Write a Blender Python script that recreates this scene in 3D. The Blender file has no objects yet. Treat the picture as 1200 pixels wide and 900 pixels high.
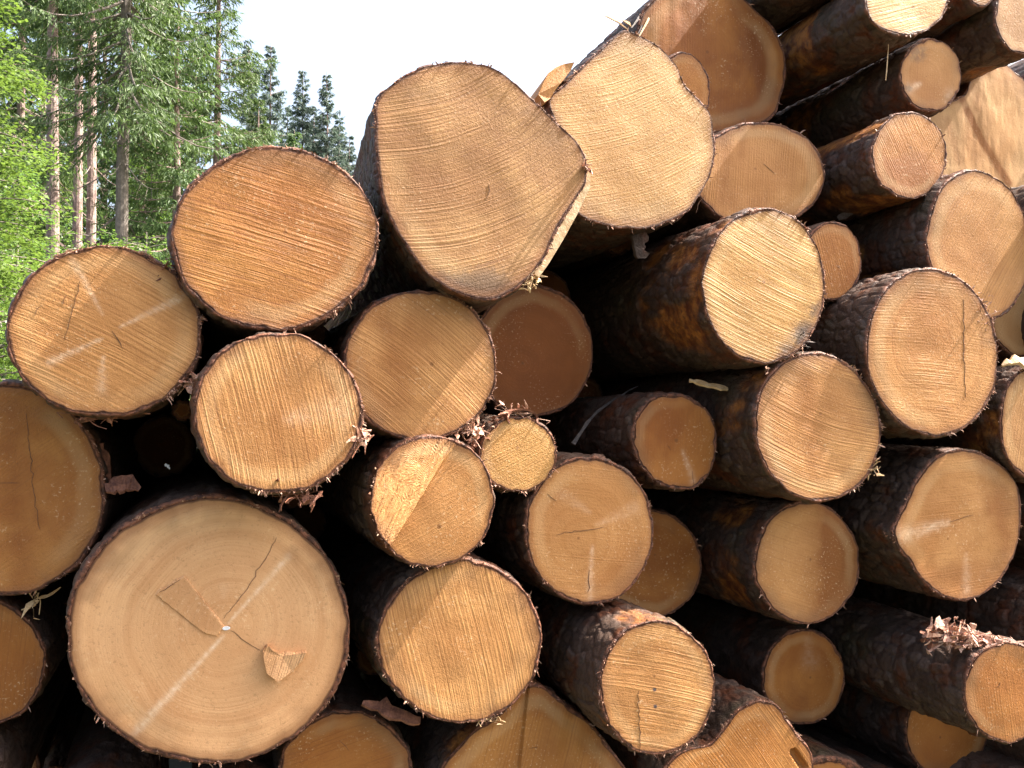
import bpy, math, random
import numpy as np
from math import radians as R

scene = bpy.context.scene
COL = scene.collection
rng = np.random.default_rng(7)
random.seed(7)

# ------------------------------------------------------------------ camera maths
F = 35 / 36 * 1200.0
CAM = np.array([0.0, 0.0, 1.6])
PITCH = math.atan(40 / F)
CP, SP = math.cos(PITCH), math.sin(PITCH)
C0 = 2.3169                       # distance to the front of the pile along the log axis


def ray(px, py):
    x = (np.asarray(px, float) - 600) / F
    y = -(np.asarray(py, float) - 450) / F
    return np.stack([x, CP - y * SP, SP + y * CP], -1)


def project(P):
    d = P - CAM
    depth = d[..., 1] * CP + d[..., 2] * SP
    up = -d[..., 1] * SP + d[..., 2] * CP
    return 600 + F * d[..., 0] / depth, 450 - F * up / depth


def at(px, py, dist):
    """point in the world along the ground direction of a pixel"""
    r = ray(px, py)
    return CAM + r / r[1] * dist


# ------------------------------------------------------------------ noise
def _hash(i, j, k, s):
    h = (i.astype(np.int64) * 374761393 + j.astype(np.int64) * 668265263 + k.astype(np.int64) * 2147483647 + s * 974711) & 0x7fffffff
    h = ((h ^ (h >> 13)) * 1274126177) & 0x7fffffff
    h = ((h ^ (h >> 16)) * 1103515245 + 12345) & 0x7fffffff
    return (h ^ (h >> 15)) / float(0x7fffffff)


def vnoise(x, y, z=0.0, s=0):
    x, y, z = np.broadcast_arrays(np.asarray(x, float), np.asarray(y, float), np.asarray(z, float))
    xi, yi, zi = np.floor(x), np.floor(y), np.floor(z)
    u, v, w = x - xi, y - yi, z - zi
    u, v, w = u * u * (3 - 2 * u), v * v * (3 - 2 * v), w * w * (3 - 2 * w)
    o = 0
    for a in (0, 1):
        for b in (0, 1):
            for c in (0, 1):
                o = o + _hash(xi + a, yi + b, zi + c, s) * (u if a else 1 - u) * (v if b else 1 - v) * (w if c else 1 - w)
    return o * 2 - 1


def fbm(x, y, z=0.0, s=0, o=3):
    r, a, t = 0, 1.0, 0
    for i in range(o):
        r = r + a * vnoise(x * 2 ** i, y * 2 ** i, np.asarray(z) * 2 ** i, s + i * 17)
        t += a
        a *= .5
    return r / t


def cells(u, v, nu, s):
    """Worley plates, periodic in u with nu cells: F1, F2, id, offset to the centre"""
    ui, vi = np.floor(u), np.floor(v)
    f1 = np.full(u.shape, 9.0)
    f2 = f1.copy()
    idn = np.zeros(u.shape)
    ou = np.zeros(u.shape)
    ov = np.zeros(u.shape)
    for a in (-1, 0, 1):
        for b in (-1, 0, 1):
            cu, cv = ui + a, vi + b
            m = np.mod(cu, nu)
            z0 = np.zeros_like(m)
            pu = cu + .15 + .7 * _hash(m, cv, z0, s)
            pv = cv + .15 + .7 * _hash(m, cv, z0, s + 5)
            d = np.hypot(u - pu, v - pv)
            nearer = d < f1
            f2 = np.where(nearer, f1, np.minimum(f2, d))
            idn = np.where(nearer, _hash(m, cv, z0, s + 9), idn)
            ou = np.where(nearer, u - pu, ou)
            ov = np.where(nearer, v - pv, ov)
            f1 = np.where(nearer, d, f1)
    return f1, f2, idn, ou, ov


def sstep(a, b, x):
    t = np.clip((x - a) / (b - a), 0, 1)
    return t * t * (3 - 2 * t)


# ------------------------------------------------------------------ objects
def mesh_obj(name, V, Fq, mats, parent=None, smooth=False, attrs=None, midx=None):
    me = bpy.data.meshes.new(name)
    V = np.asarray(V, np.float32)
    if isinstance(Fq, np.ndarray):
        nf, k = Fq.shape
        me.vertices.add(len(V))
        me.vertices.foreach_set('co', V.ravel())
        me.loops.add(nf * k)
        me.loops.foreach_set('vertex_index', Fq.astype(np.int32).ravel())
        me.polygons.add(nf)
        me.polygons.foreach_set('loop_start', np.arange(0, nf * k, k, dtype=np.int32))
        me.polygons.foreach_set('loop_total', np.full(nf, k, np.int32))
        me.update(calc_edges=True)
        me.validate()
    else:
        me.from_pydata(V.tolist(), [], Fq)
    for m in (mats if isinstance(mats, (list, tuple)) else [mats]):
        me.materials.append(m)
    n = len(me.polygons)
    me.polygons.foreach_set('use_smooth', np.full(n, bool(smooth)))
    if midx is not None and len(midx) == n:
        me.polygons.foreach_set('material_index', np.asarray(midx, np.int32))
    for k_, a in (attrs or {}).items():
        at_ = me.attributes.new(k_, 'FLOAT', 'POINT')
        if len(a) == len(me.vertices):
            at_.data.foreach_set('value', np.asarray(a, np.float32))
    me.update()
    o = bpy.data.objects.new(name, me)
    COL.objects.link(o)
    if parent:
        o.parent = parent
    return o


def empty(name, loc, rz=0.0):
    o = bpy.data.objects.new(name, None)
    o.empty_display_size = .1
    o.location = [float(v) for v in loc]
    o.rotation_euler = (0, 0, rz)
    COL.objects.link(o)
    return o


def tag(o, label, cat, group=None, kind=None):
    if label:
        o['label'] = label
    if cat:
        o['category'] = cat
    if group:
        o['group'] = group
    if kind:
        o['kind'] = kind
    return o


# ------------------------------------------------------------------ node helpers
class NT:
    def __init__(s, tree):
        s.t = tree

    def n(s, typ, ins=None, **kw):
        nd = s.t.nodes.new(typ)
        for k, v in kw.items():
            setattr(nd, k, v)
        for k, v in (ins or {}).items():
            sk = nd.inputs[k]
            if isinstance(v, bpy.types.NodeSocket):
                s.t.links.new(v, sk)
            else:
                sk.default_value = v
        return nd

    def m(s, op, a, b=None, c=None, clamp=False):
        nd = s.t.nodes.new('ShaderNodeMath')
        nd.operation = op
        nd.use_clamp = clamp
        for i, v in enumerate((a, b, c)):
            if v is None:
                continue
            if isinstance(v, bpy.types.NodeSocket):
                s.t.links.new(v, nd.inputs[i])
            else:
                nd.inputs[i].default_value = v
        return nd.outputs[0]

    def mix(s, f, a, b, blend='MIX'):
        nd = s.t.nodes.new('ShaderNodeMix')
        nd.data_type = 'RGBA'
        nd.blend_type = blend
        for i, v in ((0, f), (6, a), (7, b)):
            if isinstance(v, bpy.types.NodeSocket):
                s.t.links.new(v, nd.inputs[i])
            else:
                nd.inputs[i].default_value = v if i == 0 else (tuple(v) + (1,) if len(v) == 3 else v)
        return nd.outputs[2]

    def ramp(s, f, lo, hi, smooth=True):
        nd = s.t.nodes.new('ShaderNodeMapRange')
        nd.interpolation_type = 'SMOOTHSTEP' if smooth else 'LINEAR'
        s.t.links.new(f, nd.inputs[0])
        nd.inputs[1].default_value = lo
        nd.inputs[2].default_value = hi
        return nd.outputs[0]

    def attr(s, name):
        nd = s.t.nodes.new('ShaderNodeAttribute')
        nd.attribute_name = name
        return nd.outputs['Fac']

    def noise(s, vec, scale, detail=2.0, rough=.5, dist=0.0):
        nd = s.n('ShaderNodeTexNoise', {'Vector': vec, 'Scale': scale, 'Detail': detail, 'Roughness': rough, 'Distortion': dist})
        return nd.outputs['Fac']


def new_mat(name):
    m = bpy.data.materials.new(name)
    m.use_nodes = True
    t = m.node_tree
    t.nodes.clear()
    k = NT(t)
    out = k.n('ShaderNodeOutputMaterial')
    return m, k, out


# ---- sawn wood: one group, its look set per log
def wood_group():
    g = bpy.data.node_groups.new('sawn_wood', 'ShaderNodeTree')

    def sock(name, typ, d):
        s = g.interface.new_socket(name, in_out='INPUT', socket_type=typ)
        s.default_value = d
    sock('Base', 'NodeSocketColor', (.5, .3, .14, 1))
    sock('Deep', 'NodeSocketColor', (.33, .16, .055, 1))
    sock('Angle', 'NodeSocketFloat', 0)
    sock('Spacing', 'NodeSocketFloat', .01)
    sock('Grooves', 'NodeSocketFloat', 1)
    sock('Curve', 'NodeSocketFloat', 0)
    sock('Rings', 'NodeSocketFloat', .3)
    sock('Patch', 'NodeSocketFloat', .5)
    sock('Fuzz', 'NodeSocketFloat', 1)
    sock('Pith', 'NodeSocketVector', (0, 0, 0))
    sock('Seed', 'NodeSocketFloat', 0)
    g.interface.new_socket('Shader', in_out='OUTPUT', socket_type='NodeSocketShader')
    k = NT(g)
    gi = k.n('NodeGroupInput').outputs
    go = k.n('NodeGroupOutput')
    tc = k.n('ShaderNodeTexCoord').outputs['Object']
    sx = k.n('ShaderNodeSeparateXYZ', {0: tc})
    p = k.n('ShaderNodeCombineXYZ', {0: sx.outputs[0], 1: sx.outputs[2], 2: gi['Seed']}).outputs[0]
    rot = k.n('ShaderNodeVectorRotate', {'Vector': p, 'Angle': gi['Angle']}, rotation_type='Z_AXIS').outputs[0]
    q = k.n('ShaderNodeSeparateXYZ', {0: rot})
    qx, qy = q.outputs[0], q.outputs[1]
    warp = k.m('MULTIPLY', k.m('SUBTRACT', k.noise(p, 4, 2), .5), .016)
    bend = k.m('MULTIPLY', k.m('MULTIPLY', qx, qx), gi['Curve'])
    yy = k.m('ADD', k.m('ADD', qy, warp), bend)
    yn = k.m('DIVIDE', yy, gi['Spacing'])
    # saw lines: uneven spacing, starting and stopping, of uneven depth
    fm = k.n('ShaderNodeCombineXYZ', {0: k.m('MULTIPLY', qx, .5), 1: k.m('MULTIPLY', yn, .33), 2: gi['Seed']}).outputs[0]
    yn = k.m('ADD', yn, k.m('MULTIPLY', k.noise(fm, 1.0, 2.0, .6), 2.0))
    lv = k.n('ShaderNodeCombineXYZ', {0: k.m('MULTIPLY', qx, 2.6), 1: k.m('MULTIPLY', yn, 1.5), 2: gi['Seed']}).outputs[0]
    ln = k.ramp(k.noise(lv, 1.0, 2.0, .6), .3, .7, False)
    lv2 = k.n('ShaderNodeCombineXYZ', {0: k.m('MULTIPLY', qx, 7), 1: k.m('MULTIPLY', yn, 4.2), 2: gi['Seed']}).outputs[0]
    ln2 = k.ramp(k.noise(lv2, 1.0, 2.0, .6), .3, .7, False)
    wob = k.m('MULTIPLY', ln, 1.3)
    wv = k.m('SINE', k.m('ADD', k.m('MULTIPLY', yn, 6.2832), wob))
    wv = k.m('ADD', k.m('MULTIPLY', wv, .5), .5)
    wv = k.m('POWER', wv, 2.2)
    brk = k.n('ShaderNodeCombineXYZ', {0: k.m('MULTIPLY', qx, 6), 1: k.m('MULTIPLY', yn, .55), 2: k.m('ADD', gi['Seed'], 4.0)}).outputs[0]
    wv = k.m('MULTIPLY', wv, k.ramp(k.noise(brk, 1.0, 2.0, .6), .36, .62))
    zone = k.ramp(k.noise(p, 6.5, 3, .6), .36, .62)
    zone = k.m('ADD', k.m('MULTIPLY', zone, .8), .2)
    gr = k.m('ADD', k.m('MULTIPLY', wv, .55), k.m('ADD', k.m('MULTIPLY', ln, .45), k.m('MULTIPLY', ln2, .40)))
    gr = k.m('MULTIPLY', k.m('MULTIPLY', gr, zone), gi['Grooves'])
    # growth rings
    dp = k.n('ShaderNodeVectorMath', {0: p, 1: gi['Pith']}, operation='SUBTRACT').outputs[0]
    dps = k.n('ShaderNodeSeparateXYZ', {0: dp})
    dp = k.n('ShaderNodeCombineXYZ', {0: dps.outputs[0], 1: dps.outputs[1]}).outputs[0]
    rr = k.n('ShaderNodeVectorMath', {0: dp}, operation='LENGTH').outputs['Value']
    rr = k.m('ADD', rr, k.m('MULTIPLY', k.m('SUBTRACT', k.noise(p, 6, 2), .5), .03))
    rv = k.n('ShaderNodeCombineXYZ', {0: k.m('MULTIPLY', rr, 230), 1: gi['Seed'], 2: 0.0}).outputs[0]
    ring = k.noise(rv, 1.0, 2.0, .6)
    rv2 = k.n('ShaderNodeCombineXYZ', {0: k.m('MULTIPLY', rr, 34), 1: gi['Seed'], 2: 3.0}).outputs[0]
    ring2 = k.noise(rv2, 1.0, 1.0, .5)
    fuzz = k.noise(p, 420, 2, .65)
    grit = k.noise(p, 150, 2, .6)
    # colour
    pn = k.noise(p, 4.2, 3, .55, .4)
    pn2 = k.noise(p, 15, 3, .6)
    pf = k.m('MULTIPLY', k.ramp(k.m('ADD', k.m('MULTIPLY', pn, .72), k.m('MULTIPLY', pn2, .28)), .38, .62), k.m('ADD', k.m('MULTIPLY', gi['Patch'], .8), .25))
    c = k.mix(k.m('MULTIPLY', pf, .75), gi['Base'], gi['Deep'])
    c = k.mix(k.m('MULTIPLY', k.ramp(k.noise(p, 2.6, 3, .6, .6), .50, .70), k.m('MULTIPLY', gi['Patch'], .95)), c, k.mix(.5, gi['Deep'], (.24, .10, .04)))
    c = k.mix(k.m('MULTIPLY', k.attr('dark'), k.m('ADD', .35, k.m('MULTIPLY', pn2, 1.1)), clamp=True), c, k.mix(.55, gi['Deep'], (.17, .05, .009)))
    kerf = k.ramp(k.m('SINE', k.m('ADD', k.m('MULTIPLY', yn, 6.2832), k.m('ADD', wob, 3.4))), .62, .97)
    kerf = k.m('MULTIPLY', kerf, k.ramp(k.noise(brk, 1.3, 2.0, .6), .38, .6))
    gd = k.m('MULTIPLY', k.m('ADD', k.m('MULTIPLY', k.ramp(gr, .62, .12), .3), k.m('MULTIPLY', kerf, .48)), gi['Grooves'])
    c = k.mix(k.m('MULTIPLY', gd, 1.0, clamp=True), c, k.mix(.55, gi['Deep'], (.12, .05, .02)))
    rgs = k.m('MULTIPLY', k.m('ADD', gi['Rings'], .28), k.ramp(k.noise(p, 5, 2), .34, .62))
    rd = k.m('MULTIPLY', k.ramp(ring, .42, .66), rgs)
    c = k.mix(k.m('MULTIPLY', rd, .42, clamp=True), c, gi['Deep'])
    rd2 = k.m('MULTIPLY', k.ramp(ring2, .45, .62), k.m('ADD', gi['Rings'], .2))
    c = k.mix(k.m('MULTIPLY', rd2, .3, clamp=True), c, gi['Deep'])
    c = k.mix(k.m('MULTIPLY', k.ramp(rr, .0055, .0015), .7), c, (.16, .065, .022))
    heart = k.m('MULTIPLY', k.ramp(rr, .15, .05), k.ramp(k.noise(p, 3.3, 3), .40, .62))
    c = k.mix(k.m('MULTIPLY', heart, .35), c, gi['Deep'])
    sp = k.ramp(grit, .58, .72)
    c = k.mix(k.m('MULTIPLY', k.m('MULTIPLY', sp, k.ramp(k.noise(p, 8, 2), .42, .66)), .42), c, (.80, .60, .38))  # sparkle of the sawn face: pale glint flecks put into the colour
    sp2 = k.ramp(grit, .42, .30)
    c = k.mix(k.m('MULTIPLY', sp2, .25), c, (.20, .09, .035))
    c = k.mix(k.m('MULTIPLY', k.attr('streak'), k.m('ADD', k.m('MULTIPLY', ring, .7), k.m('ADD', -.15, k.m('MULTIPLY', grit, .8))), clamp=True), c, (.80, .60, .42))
    st = k.m('MULTIPLY', k.attr('stain'), k.ramp(k.m('ADD', k.noise(p, 60, 3), k.m('MULTIPLY', k.attr('stain'), .3)), .42, .62), clamp=True)
    c = k.mix(st, c, (.055, .045, .05))
    rim = k.attr('rim')
    wr = k.m('MULTIPLY', k.ramp(rim, .62, .98), k.ramp(k.noise(p, 5, 3, .65), .46, .66))
    c = k.mix(k.m('MULTIPLY', wr, .6), c, (.20, .105, .05))
    sapw = k.m('MULTIPLY', k.m('MULTIPLY', k.ramp(rim, .70, .80), k.ramp(rim, .95, .86)), k.ramp(k.noise(p, 3, 2), .42, .60))
    c = k.mix(k.m('MULTIPLY', sapw, .22), c, (.66, .44, .22))
    c = k.mix(k.m('MULTIPLY', k.ramp(rim, .90, .985), .55), c, (.24, .10, .04))
    c = k.mix(k.m('MULTIPLY', k.ramp(k.m('ADD', rim, k.m('MULTIPLY', k.m('SUBTRACT', pn2, .5), .02)), .978, .995), .8), c, (.06, .022, .014))
    # relief
    h = k.m('MULTIPLY', gr, .0015)
    h = k.m('ADD', h, k.m('MULTIPLY', k.m('MULTIPLY', fuzz, gi['Fuzz']), .0011))
    h = k.m('ADD', h, k.m('MULTIPLY', k.m('MULTIPLY', grit, gi['Fuzz']), .0012))
    h = k.m('ADD', h, k.m('MULTIPLY', k.m('MULTIPLY', ring, gi['Rings']), -.0006))
    h = k.m('ADD', h, k.m('MULTIPLY', pn2, .0015))
    bmp = k.n('ShaderNodeBump', {'Height': h, 'Strength': 1.0, 'Distance': 1.0})
    rough = k.m('ADD', .42, k.m('MULTIPLY', fuzz, .25))
    b = k.n('ShaderNodeBsdfPrincipled', {'Base Color': c, 'Roughness': rough, 'Normal': bmp.outputs[0], 'Specular IOR Level': .22})
    g.links.new(b.outputs[0], go.inputs[0])
    return g


WG = wood_group()
TONES = {   # base, deep
    'tan': ((.56, .285, .102), (.32, .125, .032)),
    'pink': ((.72, .41, .20), (.50, .24, .098)),
    'orange': ((.48, .215, .058), (.28, .09, .019)),
    'amber': ((.40, .155, .034), (.22, .062, .011)),  # deeper orange for shaded ends, some of their shade in the colour
    'yellow': ((.58, .33, .115), (.40, .19, .05)),
    'grey': ((.50, .27, .105), (.30, .135, .046)),
    'pale': ((.62, .38, .18), (.40, .18, .055)),
    'brown': ((.26, .085, .019), (.16, .046, .009)),  # shade of the deep-set ends put into a darker wood colour
}


def wood_mat(name, tone, ang, spacing, groove, curve, rings, patch, fuzz, pith, seed):
    m, k, out = new_mat(name)
    b, d = TONES[tone]
    v = 1 + .05 * math.sin(seed * 3.7)
    gnode = k.n('ShaderNodeGroup', node_tree=WG)
    i = gnode.inputs
    i['Base'].default_value = tuple(min(1, c * v) for c in b) + (1,)
    i['Deep'].default_value = d + (1,)
    i['Angle'].default_value = -R(ang)
    i['Spacing'].default_value = spacing * 1.08
    i['Grooves'].default_value = groove
    i['Curve'].default_value = curve
    i['Rings'].default_value = rings
    i['Patch'].default_value = patch
    i['Fuzz'].default_value = fuzz
    i['Pith'].default_value = (pith[0], pith[1], 0)
    i['Seed'].default_value = seed * 1.37
    k.t.links.new(gnode.outputs[0], out.inputs[0])
    return m


def bark_mat():
    m, k, out = new_mat('log_bark')
    tc = k.n('ShaderNodeTexCoord').outputs['Object']
    oi = k.n('ShaderNodeObjectInfo').outputs['Random']
    p = k.n('ShaderNodeVectorMath', {0: tc, 1: k.n('ShaderNodeCombineXYZ', {0: k.m('MULTIPLY', oi, 9), 1: 0.0, 2: k.m('MULTIPLY', oi, 5)}).outputs[0]}, operation='ADD').outputs[0]
    pl = k.attr('plate')
    n1 = k.noise(p, 9, 3, .6)
    n2 = k.noise(p, 60, 3, .65)
    n3 = k.noise(p, 260, 2, .6)
    c = k.mix(pl, (.042, .023, .014), (.118, .08, .062))
    c = k.mix(k.ramp(n1, .48, .66), c, (.10, .034, .015))
    c = k.mix(k.m('MULTIPLY', k.ramp(n2, .45, .7), .6), c, (.024, .015, .012))
    c = k.mix(k.m('MULTIPLY', k.ramp(k.noise(p, 3.1, 3, .6), .56, .72), .5), c, (.045, .045, .02))
    peel = k.attr('peel')
    pc = k.mix(k.ramp(k.noise(p, 26, 3, .6), .35, .65), (.12, .035, .014), (.38, .15, .035))
    pc = k.mix(k.m('MULTIPLY', k.ramp(n2, .5, .7), .7), pc, (.10, .045, .03))
    peel = k.m('MULTIPLY', peel, k.ramp(k.m('ADD', n2, k.m('MULTIPLY', peel, .25)), .40, .66), clamp=True)
    c = k.mix(peel, c, pc)
    c = k.mix(k.attr('front'), c, k.mix(k.ramp(n2, .35, .65), (.05, .02, .012), (.22, .085, .045)))
    c = k.mix(k.attr('fibre'), c, k.mix(k.ramp(n2, .3, .7), (.25, .10, .055), (.52, .33, .23)))
    h = k.m('ADD', k.m('MULTIPLY', n2, .006), k.m('MULTIPLY', n3, .0018))
    b = k.n('ShaderNodeBump', {'Height': h, 'Strength': .9, 'Distance': 1.0})
    sh = k.n('ShaderNodeBsdfPrincipled', {'Base Color': c, 'Roughness': k.m('ADD', .40, k.m('MULTIPLY', n2, .35)), 'Normal': b.outputs[0], 'Specular IOR Level': .3})
    k.t.links.new(sh.outputs[0], out.inputs[0])
    return m


def plain_mat(name, c1, c2, scale, rough=.7, bump=.003, coord='Object'):
    m, k, out = new_mat(name)
    tc = k.n('ShaderNodeTexCoord').outputs[coord]
    n1 = k.noise(tc, scale, 4, .6)
    n2 = k.noise(tc, scale * 6, 3, .6)
    c = k.mix(k.ramp(k.m('ADD', k.m('MULTIPLY', n1, .65), k.m('MULTIPLY', n2, .35)), .35, .65), c1, c2)
    b = k.n('ShaderNodeBump', {'Height': k.m('ADD', n1, k.m('MULTIPLY', n2, .4)), 'Strength': .8, 'Distance': bump})
    sh = k.n('ShaderNodeBsdfPrincipled', {'Base Color': c, 'Roughness': rough, 'Normal': b.outputs[0]})
    k.t.links.new(sh.outputs[0], out.inputs[0])
    return m


BARK = bark_mat()
CRACK = plain_mat('crack_shadowed_wood', (.06, .026, .013), (.16, .07, .03), 90)
SPLINT = plain_mat('fresh_splinter_wood', (.50, .30, .13), (.70, .50, .29), 45, .6)
FLAKE = plain_mat('bark_flake_inner', (.09, .03, .017), (.30, .12, .065), 35, .7)
FLAKEG = plain_mat('bark_flake_grey', (.05, .034, .027), (.15, .115, .10), 40, .7)
PINKB = plain_mat('torn_inner_bark', (.22, .07, .035), (.66, .42, .30), 28, .6)
TWIG = plain_mat('grey_twig', (.035, .028, .025), (.09, .075, .066), 50, .8)

# ------------------------------------------------------------------ logs
VP0 = (220, 490)


def axes(vp):
    c = np.array([(vp[0] - 600) / F, 1.0, 0.0])
    a = c / np.linalg.norm(c)
    return a, np.array([a[1], -a[0], 0.0])


A0, E0 = axes(VP0)
N0 = -A0


def el(cx, cy, rx, ry, rot=0):
    th = np.linspace(0, 2 * np.pi, 72, endpoint=False)
    r = R(rot)
    x, y = rx * np.cos(th), ry * np.sin(th)
    return (cx, cy), np.stack([cx + x * math.cos(r) - y * math.sin(r), cy + x * math.sin(r) + y * math.cos(r)], -1), True


def po(c, pts):
    P = np.array(pts, float)
    n = len(P)
    out = []
    for i in range(n):       # Catmull-Rom
        p0, p1, p2, p3 = P[i - 1], P[i], P[(i + 1) % n], P[(i + 2) % n]
        for t in (0, .33, .67):
            out.append(.5 * (2 * p1 + (p2 - p0) * t + (2 * p0 - 5 * p1 + 4 * p2 - p3) * t * t + (3 * p1 - p0 - 3 * p2 + p3) * t ** 3))
    return c, np.array(out), False


def side(px, py, p1, p2):
    """signed distance in pixels from a line, positive to its right going p1 -> p2 (image axes)"""
    dx, dy = p2[0] - p1[0], p2[1] - p1[1]
    l = math.hypot(dx, dy)
    return ((px - p1[0]) * -dy + (py - p1[1]) * dx) / l


def segdist(px, py, p1, p2):
    p1, p2 = np.array(p1, float), np.array(p2, float)
    d = p2 - p1
    t = np.clip(((px - p1[0]) * d[0] + (py - p1[1]) * d[1]) / (d @ d), 0, 1)
    return np.hypot(px - p1[0] - t * d[0], py - p1[1] - t * d[1]), t


def in_poly(px, py, poly):
    res = np.zeros(np.shape(px), bool)
    j = len(poly) - 1
    for i in range(len(poly)):
        xi, yi = poly[i]
        xj, yj = poly[j]
        res ^= ((yi > py) != (yj > py)) & (px < (xj - xi) * (py - yi) / (yj - yi + 1e-12) + xi)
        j = i
    return res


LOGS = {}
LOGINFO = {}


def make_log(key, shape, d, label, tone='tan', st=(0, 10, 1, 0), rings=.3, patch=.5, fuzz=1.0, tilt=(0, 0), vp=VP0,
             bark=7, detail=1, streaks=(), stains=(), darks=(), height=None, cracks=(), fringe=120, frange=None,
             length=4.2, pith=(0, 0), peel=0.0, peelat=None, flare=0.0, group='logs stacked in the pile'):
    seed = len(LOGS) + 1
    (cx, cy), pts, is_el = shape
    a, e = axes(vp)
    rc = ray(cx, cy)
    O = CAM + rc * (C0 + d) / (rc @ A0)
    # tilted cut plane through O: local y = tx*x + tz*z
    tx, tz = tilt[0] * .5, tilt[1] * .5
    nrm = a - tx * e - tz * np.array([0, 0, 1.0])

    def on_face(px, py):
        r = ray(px, py)
        t = ((O - CAM) @ nrm) / (r @ nrm)
        q = CAM + r * t[..., None] - O
        return q @ e, q @ a, q[..., 2]
    x, _, z = on_face(pts[:, 0], pts[:, 1])
    big = max(np.ptp(pts[:, 0]), np.ptp(pts[:, 1]))
    NA = int(np.clip(big * 1.5, 96, 420))
    NR = int(np.clip(big * .32, 24, 96))
    th = np.arctan2(z, x)
    rad = np.hypot(x, z)
    o_ = np.argsort(th)
    th, rad = th[o_], rad[o_]
    ang = np.linspace(-np.pi, np.pi, NA, endpoint=False)
    Rr = np.interp(ang, np.concatenate([th - 2 * np.pi, th, th + 2 * np.pi]), np.tile(rad, 3))
    ca, sa = np.cos(ang), np.sin(ang)
    Rm = Rr.mean()
    if is_el:
        Rr = Rr * (1 + .022 * fbm(ca * 1.3, sa * 1.3, 0, seed * 7, 2) + .010 * vnoise(ca * 4, sa * 4, 0, seed * 3))
    Rr = Rr + .003 * fbm(ca * 9, sa * 9, 0, seed, 4)
    bt = bark * .00078 * np.clip(1 + 1.1 * fbm(ca * 4, sa * 4, 0, seed + 3, 3), .25, 2.2)
    Rw = Rr - bt
    root = empty('log', O, math.atan2(e[1], e[0]))
    tag(root, label, 'log', group)
    # --- wood face
    fr = np.linspace(0, 1, NR + 1)[1:]
    X = (fr[:, None] * Rw * ca).ravel()
    Z = (fr[:, None] * Rw * sa).ravel()
    X = np.concatenate([[0], X])
    Z = np.concatenate([[0], Z])
    rimv = np.concatenate([[0], np.repeat(fr, NA)])

    def plane_y(X, Z):
        return tx * X + tz * Z

    def surf(X, Z):
        Y = plane_y(X, Z)
        W = O + X[..., None] * e + Y[..., None] * a + Z[..., None] * np.array([0, 0, 1.0])
        px, py = project(W)
        Y = Y + .0022 * fbm(X * 9, Z * 9, 0, seed * 5, 2)
        if height:
            Y = Y + height(px, py, X, Z)
        return Y, px, py
    Y, px, py = surf(X, Z)
    fld = {'rim': rimv}
    s_ = np.zeros_like(X)
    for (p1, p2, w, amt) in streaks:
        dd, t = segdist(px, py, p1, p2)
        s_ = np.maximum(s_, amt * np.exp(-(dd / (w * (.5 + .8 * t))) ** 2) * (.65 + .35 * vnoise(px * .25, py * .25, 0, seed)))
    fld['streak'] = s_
    s_ = np.zeros_like(X)
    for (c, r1, amt) in stains:
        dd = np.hypot(px - c[0], py - c[1])
        s_ = np.maximum(s_, amt * sstep(r1, r1 * .3, dd))
    fld['stain'] = s_
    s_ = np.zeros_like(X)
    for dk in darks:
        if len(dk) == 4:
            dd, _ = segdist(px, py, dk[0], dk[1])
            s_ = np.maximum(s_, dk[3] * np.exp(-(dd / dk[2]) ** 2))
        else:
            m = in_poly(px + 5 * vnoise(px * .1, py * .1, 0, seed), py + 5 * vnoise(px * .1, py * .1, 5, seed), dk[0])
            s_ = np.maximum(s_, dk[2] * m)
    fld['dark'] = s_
    nv = len(X)
    # wall behind the rim
    last = nv - NA
    X2, Z2 = X[last:], Z[last:]
    V = np.stack([np.concatenate([X, X2]), np.concatenate([Y, Y[last:] + .03]), np.concatenate([Z, Z2])], -1)
    for k_ in fld:
        fld[k_] = np.concatenate([fld[k_], fld[k_][last:]])
    i0 = np.arange(NA)
    i1 = (i0 + 1) % NA
    tri = np.stack([np.zeros(NA, int), 1 + i1, 1 + i0], -1)
    tri = np.concatenate([tri, tri[:, :1]], 1)
    quads = []
    for r_ in range(NR):
        b0 = 1 + r_ * NA
        quads.append(np.stack([b0 + i0, b0 + i1, b0 + NA + i1, b0 + NA + i0], -1))
    Q = np.concatenate(quads)
    # centre fan as quads of pairs
    fan = np.stack([np.zeros(NA // 2, int), 1 + i1[1::2][:NA // 2], 1 + i0[1::2][:NA // 2], 1 + i0[0::2][:NA // 2]], -1)
    Q = np.concatenate([fan, Q])
    if pith == (0, 0):
        pith = (Rm * .18 * math.sin(seed * 2.3), Rm * .18 * math.cos(seed * 1.7))
    wm = wood_mat('sawn_end', tone, st[0], st[1] * .001, st[2], st[3], rings, patch, fuzz, pith, seed)
    mesh_obj('cut_face', V, Q, wm, root, False, fld)
    # --- bark
    NB = int(np.clip(big * (1.6 if detail > 1 else .9), 90, 380))
    angb = np.linspace(-np.pi, np.pi, NB, endpoint=False)

    def per(f):
        return np.interp(angb, np.concatenate([ang, [np.pi]]), np.concatenate([f, f[:1]]))
    Rb, Rwb = per(Rr), per(Rw)
    cb, sb = np.cos(angb), np.sin(angb)
    if detail > 1:
        ys = np.concatenate([[.004], np.linspace(.012, .75, 120), np.linspace(.78, 1.6, 40), np.linspace(1.7, length, 16)])
    else:
        ys = np.concatenate([[.004], np.linspace(.012, .3, 24), np.linspace(.35, 1.2, 16), np.linspace(1.4, length, 10)])
    circ = 2 * np.pi * Rm
    nu = max(8, round(circ / .036))
    AN, YY = np.meshgrid(angb, ys)
    CC, SS = np.cos(AN), np.sin(AN)
    wv = .5 * fbm(CC * Rm * 22, SS * Rm * 22, YY * 14, seed + 11, 2)
    U = (AN / (2 * np.pi) + .5) * nu + wv
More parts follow.
